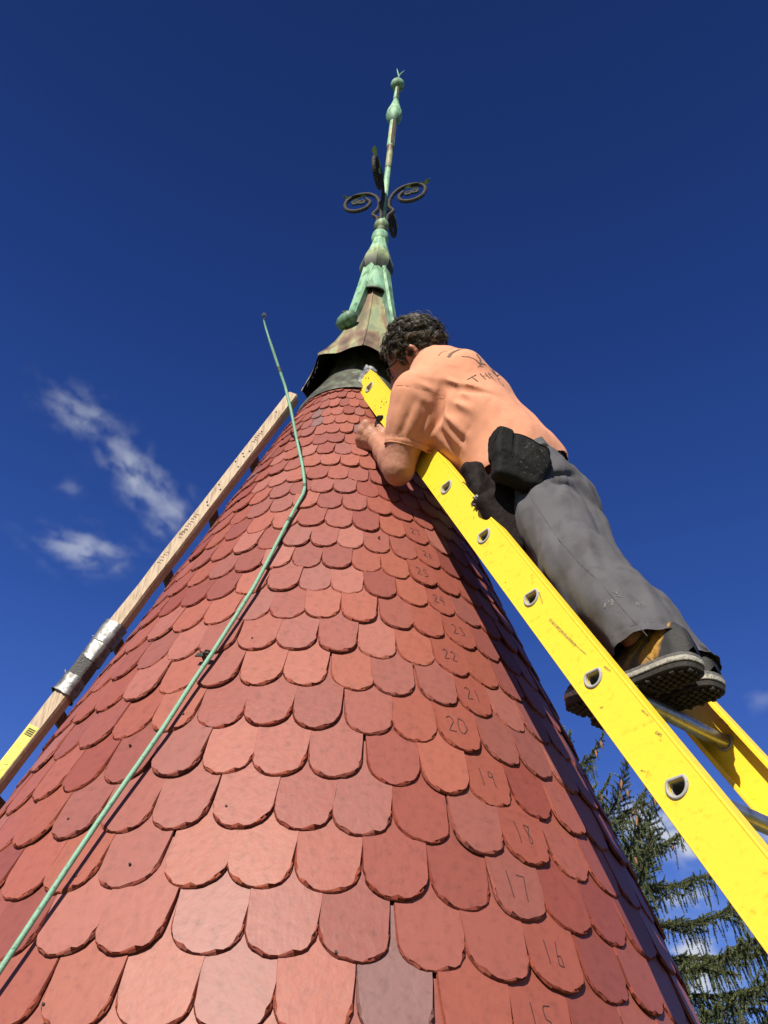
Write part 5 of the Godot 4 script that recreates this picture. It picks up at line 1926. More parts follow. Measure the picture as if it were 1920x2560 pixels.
func make_shirt(root: Node3D) -> void:
	var sd := SDF.new(Vector3(-0.04, 1.70, -2.20), Vector3(0.66, 2.36, -1.70), 0.0075, 55.0)
	var a := [WAIST + LN * 0.002, BELLY, CHEST, UPPER]
	sd.chain([a[0] - LR * 0.055 - Vector3(0, 0.10, 0) + LR * 0.0, a[0] - LR * 0.055, a[1] - LR * 0.055, a[2] - LR * 0.045, a[3] - LR * 0.02], [0.110, 0.104, 0.107, 0.110, 0.087])
	sd.chain([a[0] + LR * 0.055 - Vector3(0, 0.10, 0), a[0] + LR * 0.055, a[1] + LR * 0.055, a[2] + LR * 0.055, a[3] + LR * 0.07], [0.102, 0.096, 0.100, 0.098, 0.080])
	sd.cap(UPPER, NECKB, 0.088, 0.066)
	sd.chain([CHEST - LN * 0.035 - LR * 0.05, BELLY - LN * 0.055 - LR * 0.06, WAIST - LN * 0.06 - LR * 0.055, WAIST - LN * 0.05 - LR * 0.05 - Vector3(0, 0.10, 0)], [0.085, 0.090, 0.090, 0.090])
	sd.cap(UPPER - LN * 0.01, SH_L, 0.080, 0.070)
	sd.cap(UPPER, SH_R, 0.080, 0.066)
	var ad := (EL_L - SH_L).normalized()
	sd.chain([SH_L, SH_L.lerp(HEM, 0.5) + Vector3(0.004, 0, 0), HEM + ad * 0.04], [0.070, 0.066, 0.0635])
	var el_r := W(1.50, 0.40, 0.16)
	sd.chain([SH_R, SH_R.lerp(el_r, 0.8)], [0.066, 0.062])
	sd.solve()
	# folds: from the armpit down the side, across the small of the back, round the sleeve
	var near := -LR
	var f := []
	var ap := SH_L + LN * 0.03 - LD * 0.03
	for q in [[0.00, 0.02, 0.30, 0.12, 0.015, 0.014], [0.01, 0.05, 0.27, 0.05, 0.013, 0.011], [0.02, 0.0, 0.33, 0.02, 0.016, 0.014], [-0.01, 0.09, 0.24, 0.20, 0.010, 0.011], [0.05, -0.03, 0.40, -0.05, 0.014, 0.012], [0.10, -0.06, 0.38, -0.085, 0.012, 0.012]]:
		f.append([ap - LD * float(q[0]) + LN * float(q[1]) + near * 0.005, WAIST.lerp(ap, 1.0 - float(q[2]) / 0.40) + LN * float(q[3]) + near * 0.10, q[4], q[5]])
	for q in f:
		sd.crease(sd_snap(sd, q[0], near), sd_snap(sd, q[1], near), q[2], q[3])
		# ridge beside the valley
		sd.crease(sd_snap(sd, q[0] + LN * 0.02, near), sd_snap(sd, q[1] + LN * 0.022, near), -float(q[2]) * 0.75, q[3])
	# bunched above the belt
	for i in 6:
		var h := 0.020 + i * 0.021
		var o := WAIST.lerp(BELLY, h / 0.13) + near * 0.11
		var e := o + LN * (0.10 - 0.016 * i) + LD * (0.035 + 0.012 * i)
		var s := o - LN * (0.06 + 0.008 * (i % 3)) + LD * 0.010 * (i % 2)
		sd.crease(sd_snap(sd, s, near), sd_snap(sd, e, near), (0.013 if i % 2 == 0 else -0.010), 0.0105)
	# sleeve folds, along and slantwise
	for q in [[0.15, 0.6, 0.9, 0.3, 0.007], [0.10, 0.15, 0.8, 0.05, -0.006], [0.25, -0.1, 0.95, -0.35, 0.006], [0.05, 0.85, 0.7, 0.9, 0.007], [0.3, 1.1, 0.9, 0.8, -0.005], [0.2, -0.5, 0.9, -0.6, -0.005]]:
		sd.crease(sleeve_pt(sd, ad, q[0], q[1]), sleeve_pt(sd, ad, q[2], q[3]), q[4], 0.010)
	# the armhole seam over the shoulder
	for i in 9:
		var a0 := lerpf(-1.9, 1.7, i / 9.0)
		var a1 := lerpf(-1.9, 1.7, (i + 1) / 9.0)
		sd.crease(sleeve_pt(sd, ad, -0.02, a0), sleeve_pt(sd, ad, -0.02, a1), 0.0034, 0.0045)
	# shoulder blades and spine
	sd.crease(CHEST + LN * 0.13 - LR * 0.09 + LD * 0.05, CHEST + LN * 0.135 - LR * 0.08 - LD * 0.10, -0.012, 0.05)
	sd.crease(BELLY + LN * 0.13 + LD * 0.1, WAIST + LN * 0.12, 0.006, 0.03)
	sd.rough(0.0050, 8.0, 21, Vector3(1.0, 0.6, 1.0))
	sd.plane_crease(HEM - ad * 0.020, ad, 0.10, 0.0022, 0.0030)
	sd.plane_crease(HEM - ad * 0.009, ad, 0.10, -0.0022, 0.0085)
	var wd := (WAIST - BELLY).normalized()
	var low := WAIST + wd * 0.075
	var rhem := SH_R.lerp(el_r, 0.7)
	var mb := MB.new()
	var nk := (SKULL - NECKB).normalized()
	sd.mesh(mb, [[HEM, ad, 0.115], [low, (wd + LN * 0.12).normalized(), 0.26], [NECKB + nk * 0.022 + LN * 0.004, (nk * 0.9 + LN * 0.08 + CAM_R * -0.18).normalized(), 0.11], [rhem, (el_r - SH_R).normalized(), 0.10]])
	# turned-in sleeve edge so that the cloth has a thickness
	var ring := []
	var bx := ad.cross(LR).normalized()
	var by := ad.cross(bx)
	for i in 33:
		var an := TAU * i / 32.0
		var dir := bx * cos(an) + by * sin(an)
		var h := sd.hit(HEM + dir * 0.12 - ad * 0.003, -dir, 0.12)
		if h != Vector3.INF: ring.append(h - dir * 0.0015 + ad * 0.0015)
	if ring.size() > 8:
		ring.append(ring[0])
		mb.tube(ring, [0.0026], 6, false)
	var m := mat("salmon_cotton", lin(0.56, 0.245, 0.145), 0.92, noise_tex(101, 0.02, [Color(0.93, 0.92, 0.91), Color(1, 1, 1), Color(1.0, 1.0, 0.98)], [0.0, 0.5, 1.0], 512, 4), Vector3.ONE * 3.0, bump_tex(102, 0.11, 5.0, 512), 0.16)
	m.rim_enabled = true
	m.rim = 0.10
	var so := part("t_shirt", mb, m, root, "salmon cotton t-shirt with a worn print on its back")
	# armhole seam and the stitching of the sleeve hem
	var se := MB.new()
	var sp0 := []
	var sn0 := []
	for i in 25:
		var h := sleeve_pt(sd, ad, -0.02, lerpf(-1.7, 1.6, i / 24.0))
		sp0.append(h); sn0.append(sd.grad(h))
	se.stroke(sp0, sn0, 0.0016, 0.0005)
	var sp1 := []
	var sn1 := []
	for i in 25:
		var c1 := HEM - ad * 0.019
		var an1 := lerpf(-1.5, 1.5, i / 24.0)
		var f1 := (CAM_B - ad * CAM_B.dot(ad)).normalized()
		var g1 := ad.cross(f1)
		var d1 := f1 * cos(an1) + g1 * sin(an1)
		var h1 := sd.hit(c1 + d1 * 0.12, -d1, 0.12)
		if h1 != Vector3.INF: sp1.append(h1); sn1.append(sd.grad(h1))
	if sp1.size() > 3: se.stroke(sp1, sn1, 0.0013, 0.0005)
	part("seam", se, mat("salmon_thread", lin(0.30, 0.115, 0.065), 0.9), so)
	# the worn print between the shoulders: an arc of letters, a sketch, THE beneath
	var pr := MB.new()
	# print plane: origin, across (towards his right), down the back
	var po := CHEST + LN * 0.35 - LD * 0.025 - LR * 0.035
	var px := (LR * 0.96 - CAM_U * 0.0).normalized()
	var py := (BELLY - UPPER).normalized()
	px = (px - py * px.dot(py)).normalized()
	var lines := [
		# T H E
		[-0.105, 0.062, -0.078, 0.060, 0.0036], [-0.092, 0.060, -0.092, 0.088, 0.0052],
		[-0.066, 0.060, -0.066, 0.089, 0.0058], [-0.066, 0.074, -0.046, 0.074, 0.002], [-0.045, 0.060, -0.045, 0.089, 0.0054],
		[-0.030, 0.060, -0.030, 0.090, 0.0056], [-0.030, 0.061, -0.014, 0.060, 0.0026], [-0.030, 0.075, -0.017, 0.075, 0.0022], [-0.030, 0.089, -0.013, 0.089, 0.0026],
		# C
		[0.045, 0.064, 0.030, 0.062, 0.003], [0.030, 0.062, 0.024, 0.075, 0.004], [0.024, 0.075, 0.031, 0.089, 0.004], [0.031, 0.089, 0.046, 0.087, 0.003],
		# worn letters above
		[-0.095, -0.085, -0.080, -0.094, 0.003], [-0.080, -0.094, -0.068, -0.086, 0.003], [-0.055, -0.100, -0.050, -0.084, 0.003], [-0.035, -0.104, -0.018, -0.103, 0.003], [-0.030, -0.090, -0.015, -0.089, 0.0025], [0.0, -0.104, 0.002, -0.088, 0.003], [0.02, -0.102, 0.034, -0.098, 0.003],
		# the sketch: a shaded hump, slopes and a ridge line
		[-0.095, -0.050, -0.078, -0.062, 0.014], [-0.078, -0.062, -0.050, -0.064, 0.013], [-0.050, -0.064, 0.010, -0.056, 0.005], [0.010, -0.056, 0.060, -0.030, 0.004], [0.060, -0.030, 0.090, -0.004, 0.004],
		[-0.080, -0.022, -0.055, 0.010, 0.003], [-0.055, 0.010, -0.046, 0.030, 0.006], [-0.046, 0.030, -0.030, 0.004, 0.010], [-0.036, -0.012, -0.032, 0.014, 0.009], [-0.060, 0.034, -0.036, 0.036, 0.003], [-0.040, 0.026, -0.004, 0.022, 0.004], [-0.004, 0.022, 0.018, 0.040, 0.004], [0.018, 0.040, 0.034, 0.052, 0.006],
		[0.030, 0.000, 0.030, 0.050, 0.011], [0.040, 0.020, 0.036, 0.052, 0.009], [0.034, 0.052, 0.066, 0.036, 0.005], [0.066, 0.036, 0.090, 0.034, 0.003]]
	for q in lines:
		var pts := []
		var nr := []
		var n := 7
		for i in n:
			var t := i / float(n - 1)
			var p: Vector3 = po + px * lerpf(q[0], q[2], t) + py * (lerpf(q[1], q[3], t) + 0.0009 * sin(i * 2.3 + q[0] * 90.0))
			var h := sd.hit(p, -LN, 0.40)
			if h == Vector3.INF: continue
			pts.append(h); nr.append(sd.grad(h))
		if pts.size() > 1:
			pr.stroke(pts, nr, float(q[4]) * 0.75, 0.0012)
	part("shirt_print", pr, mat("faded_ink", lin(0.15, 0.098, 0.070), 0.9, noise_tex(103, 0.06, [Color(0.8, 0.8, 0.8), Color(1.6, 1.5, 1.4)], [0.3, 0.9], 256), Vector3.ONE * 9.0), so)

# nearest surface point looking in along -dir
func sd_snap(sd: SDF, p: Vector3, dir: Vector3) -> Vector3:
	var h := sd.hit(p + dir * 0.14, -dir, 0.26)
	return p if h == Vector3.INF else h

func sleeve_pt(sd: SDF, ad: Vector3, t: float, an: float) -> Vector3:
	# an = 0 faces the eye, positive turns towards his back
	var c := SH_L.lerp(HEM, t)
	var fr := (CAM_B - ad * CAM_B.dot(ad)).normalized()
	var sd2 := ad.cross(fr)
	if sd2.dot(LN) < 0.0: sd2 = -sd2
	var dir := fr * cos(an) + sd2 * sin(an)
	var h := sd.hit(c + dir * 0.13, -dir, 0.13)
	return c + dir * 0.068 if h == Vector3.INF else h

func leg_pt(a: Vector3, b: Vector3, ra: float, rb: float, t: float, an: float) -> Vector3:
	# an = 0 faces outwards from the ladder, positive turns towards the eye's side
	var ax := (b - a).normalized()
	var fr := (LN - ax * LN.dot(ax)).normalized()
	var sd2 := ax.cross(fr)
	if sd2.dot(LR) > 0.0: sd2 = -sd2
	return a.lerp(b, t) + (fr * cos(an) + sd2 * sin(an)) * lerpf(ra, rb, t)

func leg_snap(sd: SDF, a: Vector3, b: Vector3, ra: float, rb: float, t: float, an: float) -> Vector3:
	var c := a.lerp(b, t)
	var p := leg_pt(a, b, ra, rb, t, an)
	var d := (p - c).normalized()
	var h := sd.hit(c + d * 0.22, -d, 0.22)
	return p if h == Vector3.INF else h

func make_trousers(root: Node3D) -> void:
	var sd := SDF.new(Vector3(0.30, 0.84, -2.10), Vector3(0.86, 1.96, -1.42), 0.0082, 52.0)
	var mid := (HIP_L + HIP_R) * 0.5
	sd.cap(HIP_L, HIP_R, 0.097, 0.088)
	sd.cap(WAIST - LR * 0.05, mid - LR * 0.03, 0.101, 0.106)
	sd.cap(WAIST + LR * 0.045, mid + LR * 0.03, 0.096, 0.102)
	sd.cap(HIP_L + LN * 0.026 - LD * 0.01, HIP_R + LN * 0.018 - LD * 0.01, 0.088, 0.084)
	var hl := ANK_L + (ANK_L - KNEE_L).normalized() * 0.02
	var hr := ANK_R + (ANK_R - KNEE_R).normalized() * 0.02
	sd.chain([HIP_L, HIP_L.lerp(KNEE_L, 0.45), KNEE_L, KNEE_L.lerp(ANK_L, 0.5) + LN * 0.008, hl], [0.097, 0.088, 0.078, 0.077, 0.077])
	sd.chain([HIP_R, HIP_R.lerp(KNEE_R, 0.45), KNEE_R, KNEE_R.lerp(ANK_R, 0.5) + LN * 0.008, hr], [0.088, 0.080, 0.072, 0.074, 0.075])
	sd.solve()
	# seat and hip folds
	for q in [[0.02, 0.2, 0.22, 1.3, 0.017, 0.014], [0.08, -0.1, 0.20, 1.0, -0.013, 0.013], [0.12, 0.3, 0.34, 1.5, 0.016, 0.014], [0.20, 0.2, 0.42, 1.0, -0.008, 0.016], [0.0, 0.9, 0.16, 1.9, 0.015, 0.013], [0.30, -0.4, 0.52, 0.7, 0.007, 0.016], [-0.08, 0.1, 0.06, 0.9, 0.014, 0.011], [-0.04, 0.5, 0.12, 1.6, -0.008, 0.013]]:
		sd.crease(leg_snap(sd, HIP_L, KNEE_L, 0.108, 0.085, q[0], q[1]), leg_snap(sd, HIP_L, KNEE_L, 0.108, 0.085, q[2], q[3]), q[4], q[5])
	for q in [[0.02, 0.9, 0.25, -0.2, 0.011, 0.016], [0.10, 0.9, 0.30, 0.0, -0.009, 0.015], [0.20, 0.7, 0.40, -0.3, 0.009, 0.016], [0.32, 0.5, 0.55, -0.4, -0.007, 0.016], [-0.06, 0.6, 0.10, -0.3, 0.010, 0.014]]:
		sd.crease(leg_snap(sd, HIP_R, KNEE_R, 0.106, 0.082, q[0], q[1]), leg_snap(sd, HIP_R, KNEE_R, 0.106, 0.082, q[2], q[3]), q[4], q[5])
	for q in [[-0.22, 0.2, 0.02, 1.25, 0.014, 0.010], [-0.10, -0.3, 0.10, 1.1, 0.018, 0.011], [0.02, -0.4, 0.17, 0.9, -0.012, 0.012], [0.08, -0.5, 0.26, 0.7, 0.019, 0.011], [0.22, -0.5, 0.36, 0.55, 0.013, 0.011], [0.14, 0.9, 0.46, 1.5, 0.013, 0.012], [-0.30, 0.5, -0.12, 1.4, 0.012, 0.010], [0.30, 0.1, 0.60, 0.5, -0.010, 0.016], [0.5, 0.9, 0.95, 1.25, 0.010, 0.016]]:
		sd.crease(leg_snap(sd, HIP_L, KNEE_L, 0.10, 0.08, q[0], q[1]), leg_snap(sd, HIP_L, KNEE_L, 0.10, 0.08, q[2], q[3]), q[4], q[5])
	# behind the knee and down the calf
	for q in [[0.86, 0.5, 1.02, 1.4, 0.006, 0.014], [0.95, -0.3, 0.92, 0.9, 0.006, 0.014], [0.75, 0.6, 0.88, 1.2, -0.005, 0.015]]:
		sd.crease(leg_snap(sd, HIP_L, KNEE_L, 0.105, 0.083, q[0], q[1]), leg_snap(sd, HIP_L, KNEE_L, 0.105, 0.083, q[2], q[3]), q[4], q[5])
	for q in [[0.15, 1.7, 0.85, 1.35, -0.005, 0.02], [0.3, 0.7, 0.95, 0.5, 0.005, 0.02], [0.55, 2.2, 1.05, 2.35, 0.022, 0.014], [0.70, 2.75, 1.08, 2.7, -0.010, 0.016], [0.82, 1.2, 1.05, 1.9, 0.006, 0.014], [0.9, 0.2, 1.0, 1.0, 0.005, 0.012]]:
		sd.crease(leg_snap(sd, KNEE_L, hl, 0.083, 0.079, q[0], q[1]), leg_snap(sd, KNEE_L, hl, 0.083, 0.079, q[2], q[3]), q[4], q[5])
	# side seam
	for i in 14:
		var t := i / 14.0
		var t2 := (i + 1) / 14.0
		sd.crease(leg_snap(sd, HIP_L, KNEE_L, 0.103, 0.084, t, 1.18), leg_snap(sd, HIP_L, KNEE_L, 0.103, 0.084, t2, 1.18), 0.0022, 0.0050)
		sd.crease(leg_snap(sd, KNEE_L, hl, 0.083, 0.079, t, 1.2), leg_snap(sd, KNEE_L, hl, 0.083, 0.079, t2, 1.2), 0.0022, 0.0050)
	sd.rough(0.013, 7.0, 31, Vector3(1.5, 0.40, 1.5))
	sd.rough(0.0009, 30.0, 32)
	var dl := (Vector3.DOWN * 0.55 + (ANK_L - KNEE_L).normalized() * 0.5 - LN * 0.10).normalized()
	var cl := ANK_L + Vector3(0.0, 0.018, 0.0)
	var cr := ANK_R + Vector3(0.0, 0.004, 0.0)
	for q in [cl, cr]:
		sd.plane_crease(q - dl * 0.022, dl, 0.13, 0.0022, 0.0030)
	var mb := MB.new()
	var wd := (WAIST - BELLY).normalized()
	sd.mesh(mb, [[cl, dl, 0.135], [cr, dl, 0.12], [WAIST - wd * 0.02, -wd, 0.3]])
	var m := vcol(mat("grey_work_cloth", lin(0.074, 0.072, 0.080), 0.86, noise_tex(111, 0.008, [Color(0.80, 0.78, 0.76), Color(0.97, 0.97, 0.97), Color(1, 1, 1), Color(1.12, 1.10, 1.06)], [0.1, 0.4, 0.7, 1.0], 512, 5), Vector3.ONE * 3.0, bump_tex(112, 0.12, 6.0, 512), 0.12))
	m.rim_enabled = true
	m.rim = 0.08
	var to := part("trousers", mb, m, root, "grey work trousers with pale plaster marks")
	var sm := MB.new()
	var pts0 := []
	var nr0 := []
	for i in 40:
		var t := i / 39.0
		var a2 := HIP_L if t < 0.5 else KNEE_L
		var b2 := KNEE_L if t < 0.5 else hl
		var tt := t * 2.0 if t < 0.5 else t * 2.0 - 1.0
		var p := leg_snap(sd, a2, b2, 0.10, 0.08, tt * 0.98, 1.12 + 0.12 * sin(t * 4.0))
		pts0.append(p); nr0.append(sd.grad(p))
	sm.stroke(pts0, nr0, 0.0014, 0.0005)
	var hemc := []
	var hemn := []
	for i in 33:
		var a3 := TAU * i / 32.0
		var fr3 := (LN - dl * LN.dot(dl)).normalized()
		var d3 := fr3 * cos(a3) + dl.cross(fr3) * sin(a3)
		var h3 := sd.hit(cl - dl * 0.020 + d3 * 0.2, -d3, 0.2)
		if h3 != Vector3.INF: hemc.append(h3); hemn.append(sd.grad(h3))
	if hemc.size() > 4: sm.stroke(hemc, hemn, 0.0013, 0.0005)
	part("seam", sm, mat("dark_seam_thread", lin(0.050, 0.048, 0.054), 0.9), to)
	# dried plaster marks
	var sp := MB.new()
	var rg := RandomNumberGenerator.new()
	rg.seed = 9
	for q in [[0.62, 1.25, 0.010], [0.60, 0.95, 0.008], [0.70, 0.55, 0.007]]:
		for j in 5:
			var pts := []
			var nr := []
			var t0: float = q[0] + rg.randf_range(-0.02, 0.02)
			var a0: float = q[1] + rg.randf_range(-0.10, 0.10)
			var sl := rg.randf_range(-0.25, 0.25)
			for i in 5:
				var p := leg_pt(KNEE_L, hl, 0.14, 0.14, t0 + float(q[2]) * i * 0.35, a0 + sl * i * 0.08)
				var c := KNEE_L.lerp(hl, t0 + float(q[2]) * i * 0.9)
				var h := sd.hit(p, (c - p).normalized(), 0.13)
				if h == Vector3.INF: continue
				pts.append(h); nr.append(sd.grad(h))
			if pts.size() > 2:
				sp.stroke(pts, nr, rg.randf_range(0.001, 0.0045), 0.0008)
	part("plaster_mark", sp, mat("dried_plaster", lin(0.13, 0.127, 0.122), 0.95), to).set_meta("kind", "stuff")

func make_boot(root: Node3D, heel: Vector3, toe: Vector3, which: int) -> void:
	var bt := Node3D.new()
	bt.name = "boot"
	root.add_child(bt, true)
	bt.position = heel - world_of(root)
	var fw := (toe - heel).normalized()
	var lat := (LR - fw * LR.dot(fw)).normalized()
	var up := lat.cross(fw).normalized()
	if up.y < 0.0: up = -up
	var L := heel.distance_to(toe)
	var widths := [[0.0, 0.012], [0.02, 0.026], [0.07, 0.035], [0.16, 0.0385], [0.30, 0.036], [0.45, 0.036], [0.60, 0.044], [0.72, 0.0515], [0.84, 0.0515], [0.92, 0.046], [0.975, 0.032], [1.0, 0.014]]
	var outl := []
	for sgn in [1.0, -1.0]:
		for i in widths.size():
			var q: Array = widths[i] if sgn > 0.0 else widths[widths.size() - 1 - i]
			var w: float = q[1]
			if sgn > 0.0 and q[0] > 0.3 and q[0] < 0.6: w *= 0.92
			outl.append(Vector2(q[0] * L, w * sgn))
	# round the outline
	for it in 2:
		var o2 := []
		for i in outl.size():
			var a: Vector2 = outl[i]
			var b: Vector2 = outl[(i + 1) % outl.size()]
			o2.append(a.lerp(b, 0.25)); o2.append(a.lerp(b, 0.75))
		outl = o2
	var n := outl.size()
	var ce := Vector2(L * 0.5, 0)
	# stacked bands: [height, grow]
	var outsole := MB.new()
	var mids := MB.new()
	var strip := MB.new()
	band(outsole, outl, heel, fw, lat, up, L, [[0.006, 0.0005], [0.008, 0.0025], [0.017, 0.0025], [0.0185, 0.001]], Color(0.028, 0.025, 0.023), true)
	band(mids, outl, heel, fw, lat, up, L, [[0.0185, 0.0005], [0.020, 0.0035], [0.034, 0.0035], [0.0395, 0.0020], [0.041, -0.003]], Color(0.115, 0.112, 0.102), false)
	band(strip, outl, heel, fw, lat, up, L, [[0.0205, 0.0042], [0.022, 0.0052], [0.030, 0.0052], [0.0315, 0.0040]], Color(0.40, 0.385, 0.33), false)
	var rub := vcol(mat("boot_rubber", Color(1, 1, 1), 0.85, noise_tex(121, 0.05, [Color(0.6, 0.6, 0.6), Color(1.1, 1.1, 1.1)], [0.1, 0.9], 256), Vector3.ONE * 9.0, bump_tex(122, 0.06, 5.0, 256), 0.6))
	# lugs of the tread
	var lug := MB.new()
	lug.col = Color(0.030, 0.026, 0.023)
	var rg := RandomNumberGenerator.new()
	rg.seed = 30 + which
	var poly := PackedVector2Array(outl)
	for i in 22:
		for j in 7:
			var x := (i + 0.5) / 22.0 * L
			var y := (j - 3.0) * 0.0145 + (0.007 if i % 2 else 0.0)
			if i in [8, 9, 10] and j in [2, 3, 4]: continue
			if not Geometry2D.is_point_in_polygon(Vector2(x, y * 1.12), poly): continue
			var c := heel + fw * x + lat * y + up * (0.0035 + spring(x / L))
			var an := rg.randf_range(-0.4, 0.4)
			var dx := fw * cos(an) + lat * sin(an)
			var dy := lat * cos(an) - fw * sin(an)
			lug.box(c, dx * rg.randf_range(0.0042, 0.0058), dy * rg.randf_range(0.0048, 0.0062), up * 0.0040, 0.0012)
	part("outsole", outsole, rub, bt)
	var lo := part("tread", lug, rub, bt)
	lo.set_meta("kind", "stuff")
	part("midsole", mids, rub, bt)
	part("sole_strip", strip, rub, bt, "pale strip along the sole")
	# upper: sections along the foot
	var upm := MB.new()
	var rows := []
	var ns := 34
	var na := 26
	for i in ns:
		var t := lerpf(0.018, 0.965, i / float(ns - 1))
		var row := []
		var w := 0.0
		for k in widths.size() - 1:
			if t >= widths[k][0] and t <= widths[k + 1][0]:
				w = lerpf(widths[k][1], widths[k + 1][1], (t - float(widths[k][0])) / (float(widths[k + 1][0]) - float(widths[k][0])))
		var top := 0.128
		if t > 0.36: top = lerpf(0.128, 0.098, clampf((t - 0.36) / 0.20, 0.0, 1.0))
		if t > 0.56: top = lerpf(0.098, 0.074, clampf((t - 0.56) / 0.28, 0.0, 1.0))
		if t > 0.84: top = lerpf(0.076, 0.058, pow(clampf((t - 0.84) / 0.126, 0.0, 1.0), 1.6))
		if t < 0.08: top = lerpf(0.105, 0.128, t / 0.08)
		w = maxf(w * 0.97, 0.010)
		for j in na + 1:
			var a := PI * j / float(na)
			var s := maxf(sin(a), 0.0)
			var c := cos(a)
			var hh := pow(s, 0.62)
			var ww := signf(c) * pow(absf(c), 0.55)
			var yy := w * ww * (1.0 - 0.24 * hh * hh)
			var zz := 0.036 + (top - 0.036) * hh
			var xx := t * L
			if t < 0.40:
				var kk := pow(clampf((zz - 0.036) / 0.10, 0.0, 1.0), 1.4) * clampf((0.40 - t) * 6.0, 0.0, 1.0)
				xx = lerpf(xx, 0.20 * L, 0.42 * kk)
				yy *= 1.0 - 0.16 * kk
			var puff := 0.0012 * sin(t * 60.0 + a * 5.0)
			row.append(heel + fw * xx + lat * (yy + puff * ww) + up * (zz + spring(t)))
		rows.append(row)
	# smooth normals
	for i in ns:
		for j in na + 1:
			var du: Vector3 = rows[mini(i + 1, ns - 1)][j] - rows[maxi(i - 1, 0)][j]
			var dv: Vector3 = rows[i][mini(j + 1, na)] - rows[i][maxi(j - 1, 0)]
			var nn := dv.cross(du).normalized()
			if nn.dot(rows[i][j] - (heel + fw * L * lerpf(0.02, 0.96, i / float(ns - 1)) + up * 0.05)) < 0.0: nn = -nn
			# zones: black heel cup, slanting ochre band, brown mesh beyond
			var t := i / float(ns - 1)
			var z: float = ((rows[i][j] as Vector3) - heel).dot(up)
			var edge := 0.215 - 0.130 * clampf((z - 0.04) / 0.075, 0.0, 1.0)
			var e2 := edge + 0.165 - 0.03 * clampf((z - 0.04) / 0.075, 0.0, 1.0)
			var c := Color(0.020, 0.020, 0.021)
			if t > edge and t < e2: c = Color(0.43, 0.22, 0.035)
			elif t >= e2: c = Color(0.115, 0.080, 0.050)
			if absf(t - (e2 + 0.075)) < 0.012 or absf(t - (e2 + 0.115)) < 0.010: c = Color(0.34, 0.24, 0.07)
			if z < 0.050 and t > 0.26: c = c.lerp(Color(0.09, 0.085, 0.075), 0.7)
			if t > 0.86: c = Color(0.030, 0.027, 0.025)
			upm.col = c
			upm.vert(rows[i][j], nn)
	for i in ns - 1:
		for j in na:
			var k := i * (na + 1) + j
			upm.quad(k, k + 1, k + na + 2, k + na + 1)
	for e in [0, ns - 1]:
		var cc := heel + fw * L * (0.012 if e == 0 else 0.972) + up * 0.06
		upm.col = Color(0.020, 0.020, 0.021)
		var ci := upm.vert(cc, fw * (-1.0 if e == 0 else 1.0))
		for j in na:
			upm.tri(ci, e * (na + 1) + j, e * (na + 1) + j + 1)
	part("upper", upm, vcol(mat("boot_upper", Color(1, 1, 1), 0.75, noise_tex(123, 0.04, [Color(0.75, 0.75, 0.75), Color(1.08, 1.08, 1.08)], [0.1, 0.9], 256), Vector3.ONE * 9.0, bump_tex(124, 0.09, 7.0, 256), 0.5)), bt)

func spring(t: float) -> float:
	return 0.012 * pow(clampf((t - 0.75) / 0.25, 0.0, 1.0), 2.0)

func band(mb: MB, outl: Array, heel: Vector3, fw: Vector3, lat: Vector3, up: Vector3, L: float, st: Array, c: Color, under: bool) -> void:
	mb.col = c
	var n := outl.size()
	var ce := Vector2(L * 0.5, 0)
	var rings := []
	for q in st:
		var r := []
		for i in n:
			var p: Vector2 = outl[i]
			var e: Vector2 = outl[(i + 1) % n] - outl[(i + n - 1) % n]
			var nn := Vector2(e.y, -e.x).normalized()
			if nn.dot(p - ce) < 0.0: nn = -nn
			p += nn * float(q[1])
			r.append(heel + fw * p.x + lat * p.y + up * (float(q[0]) + spring(p.x / L)))
		rings.append(r)
	for k in st.size() - 1:
		for i in n:
			mb.face([rings[k][i], rings[k][(i + 1) % n], rings[k + 1][(i + 1) % n], rings[k + 1][i]], heel + fw * ce.x + up * (float(st[k][0]) + 0.004))
	var m: Vector3 = heel + fw * ce.x + up * float(st[0][0])
	for e in [0, st.size() - 1]:
		var mm: Vector3 = heel + fw * L * 0.5 + up * float(st[e][0])
		for i in n:
			var a: Vector3 = rings[e][i]
			var b: Vector3 = rings[e][(i + 1) % n]
			mb.flat([mm, a, b], up * (-1.0 if e == 0 else 1.0))

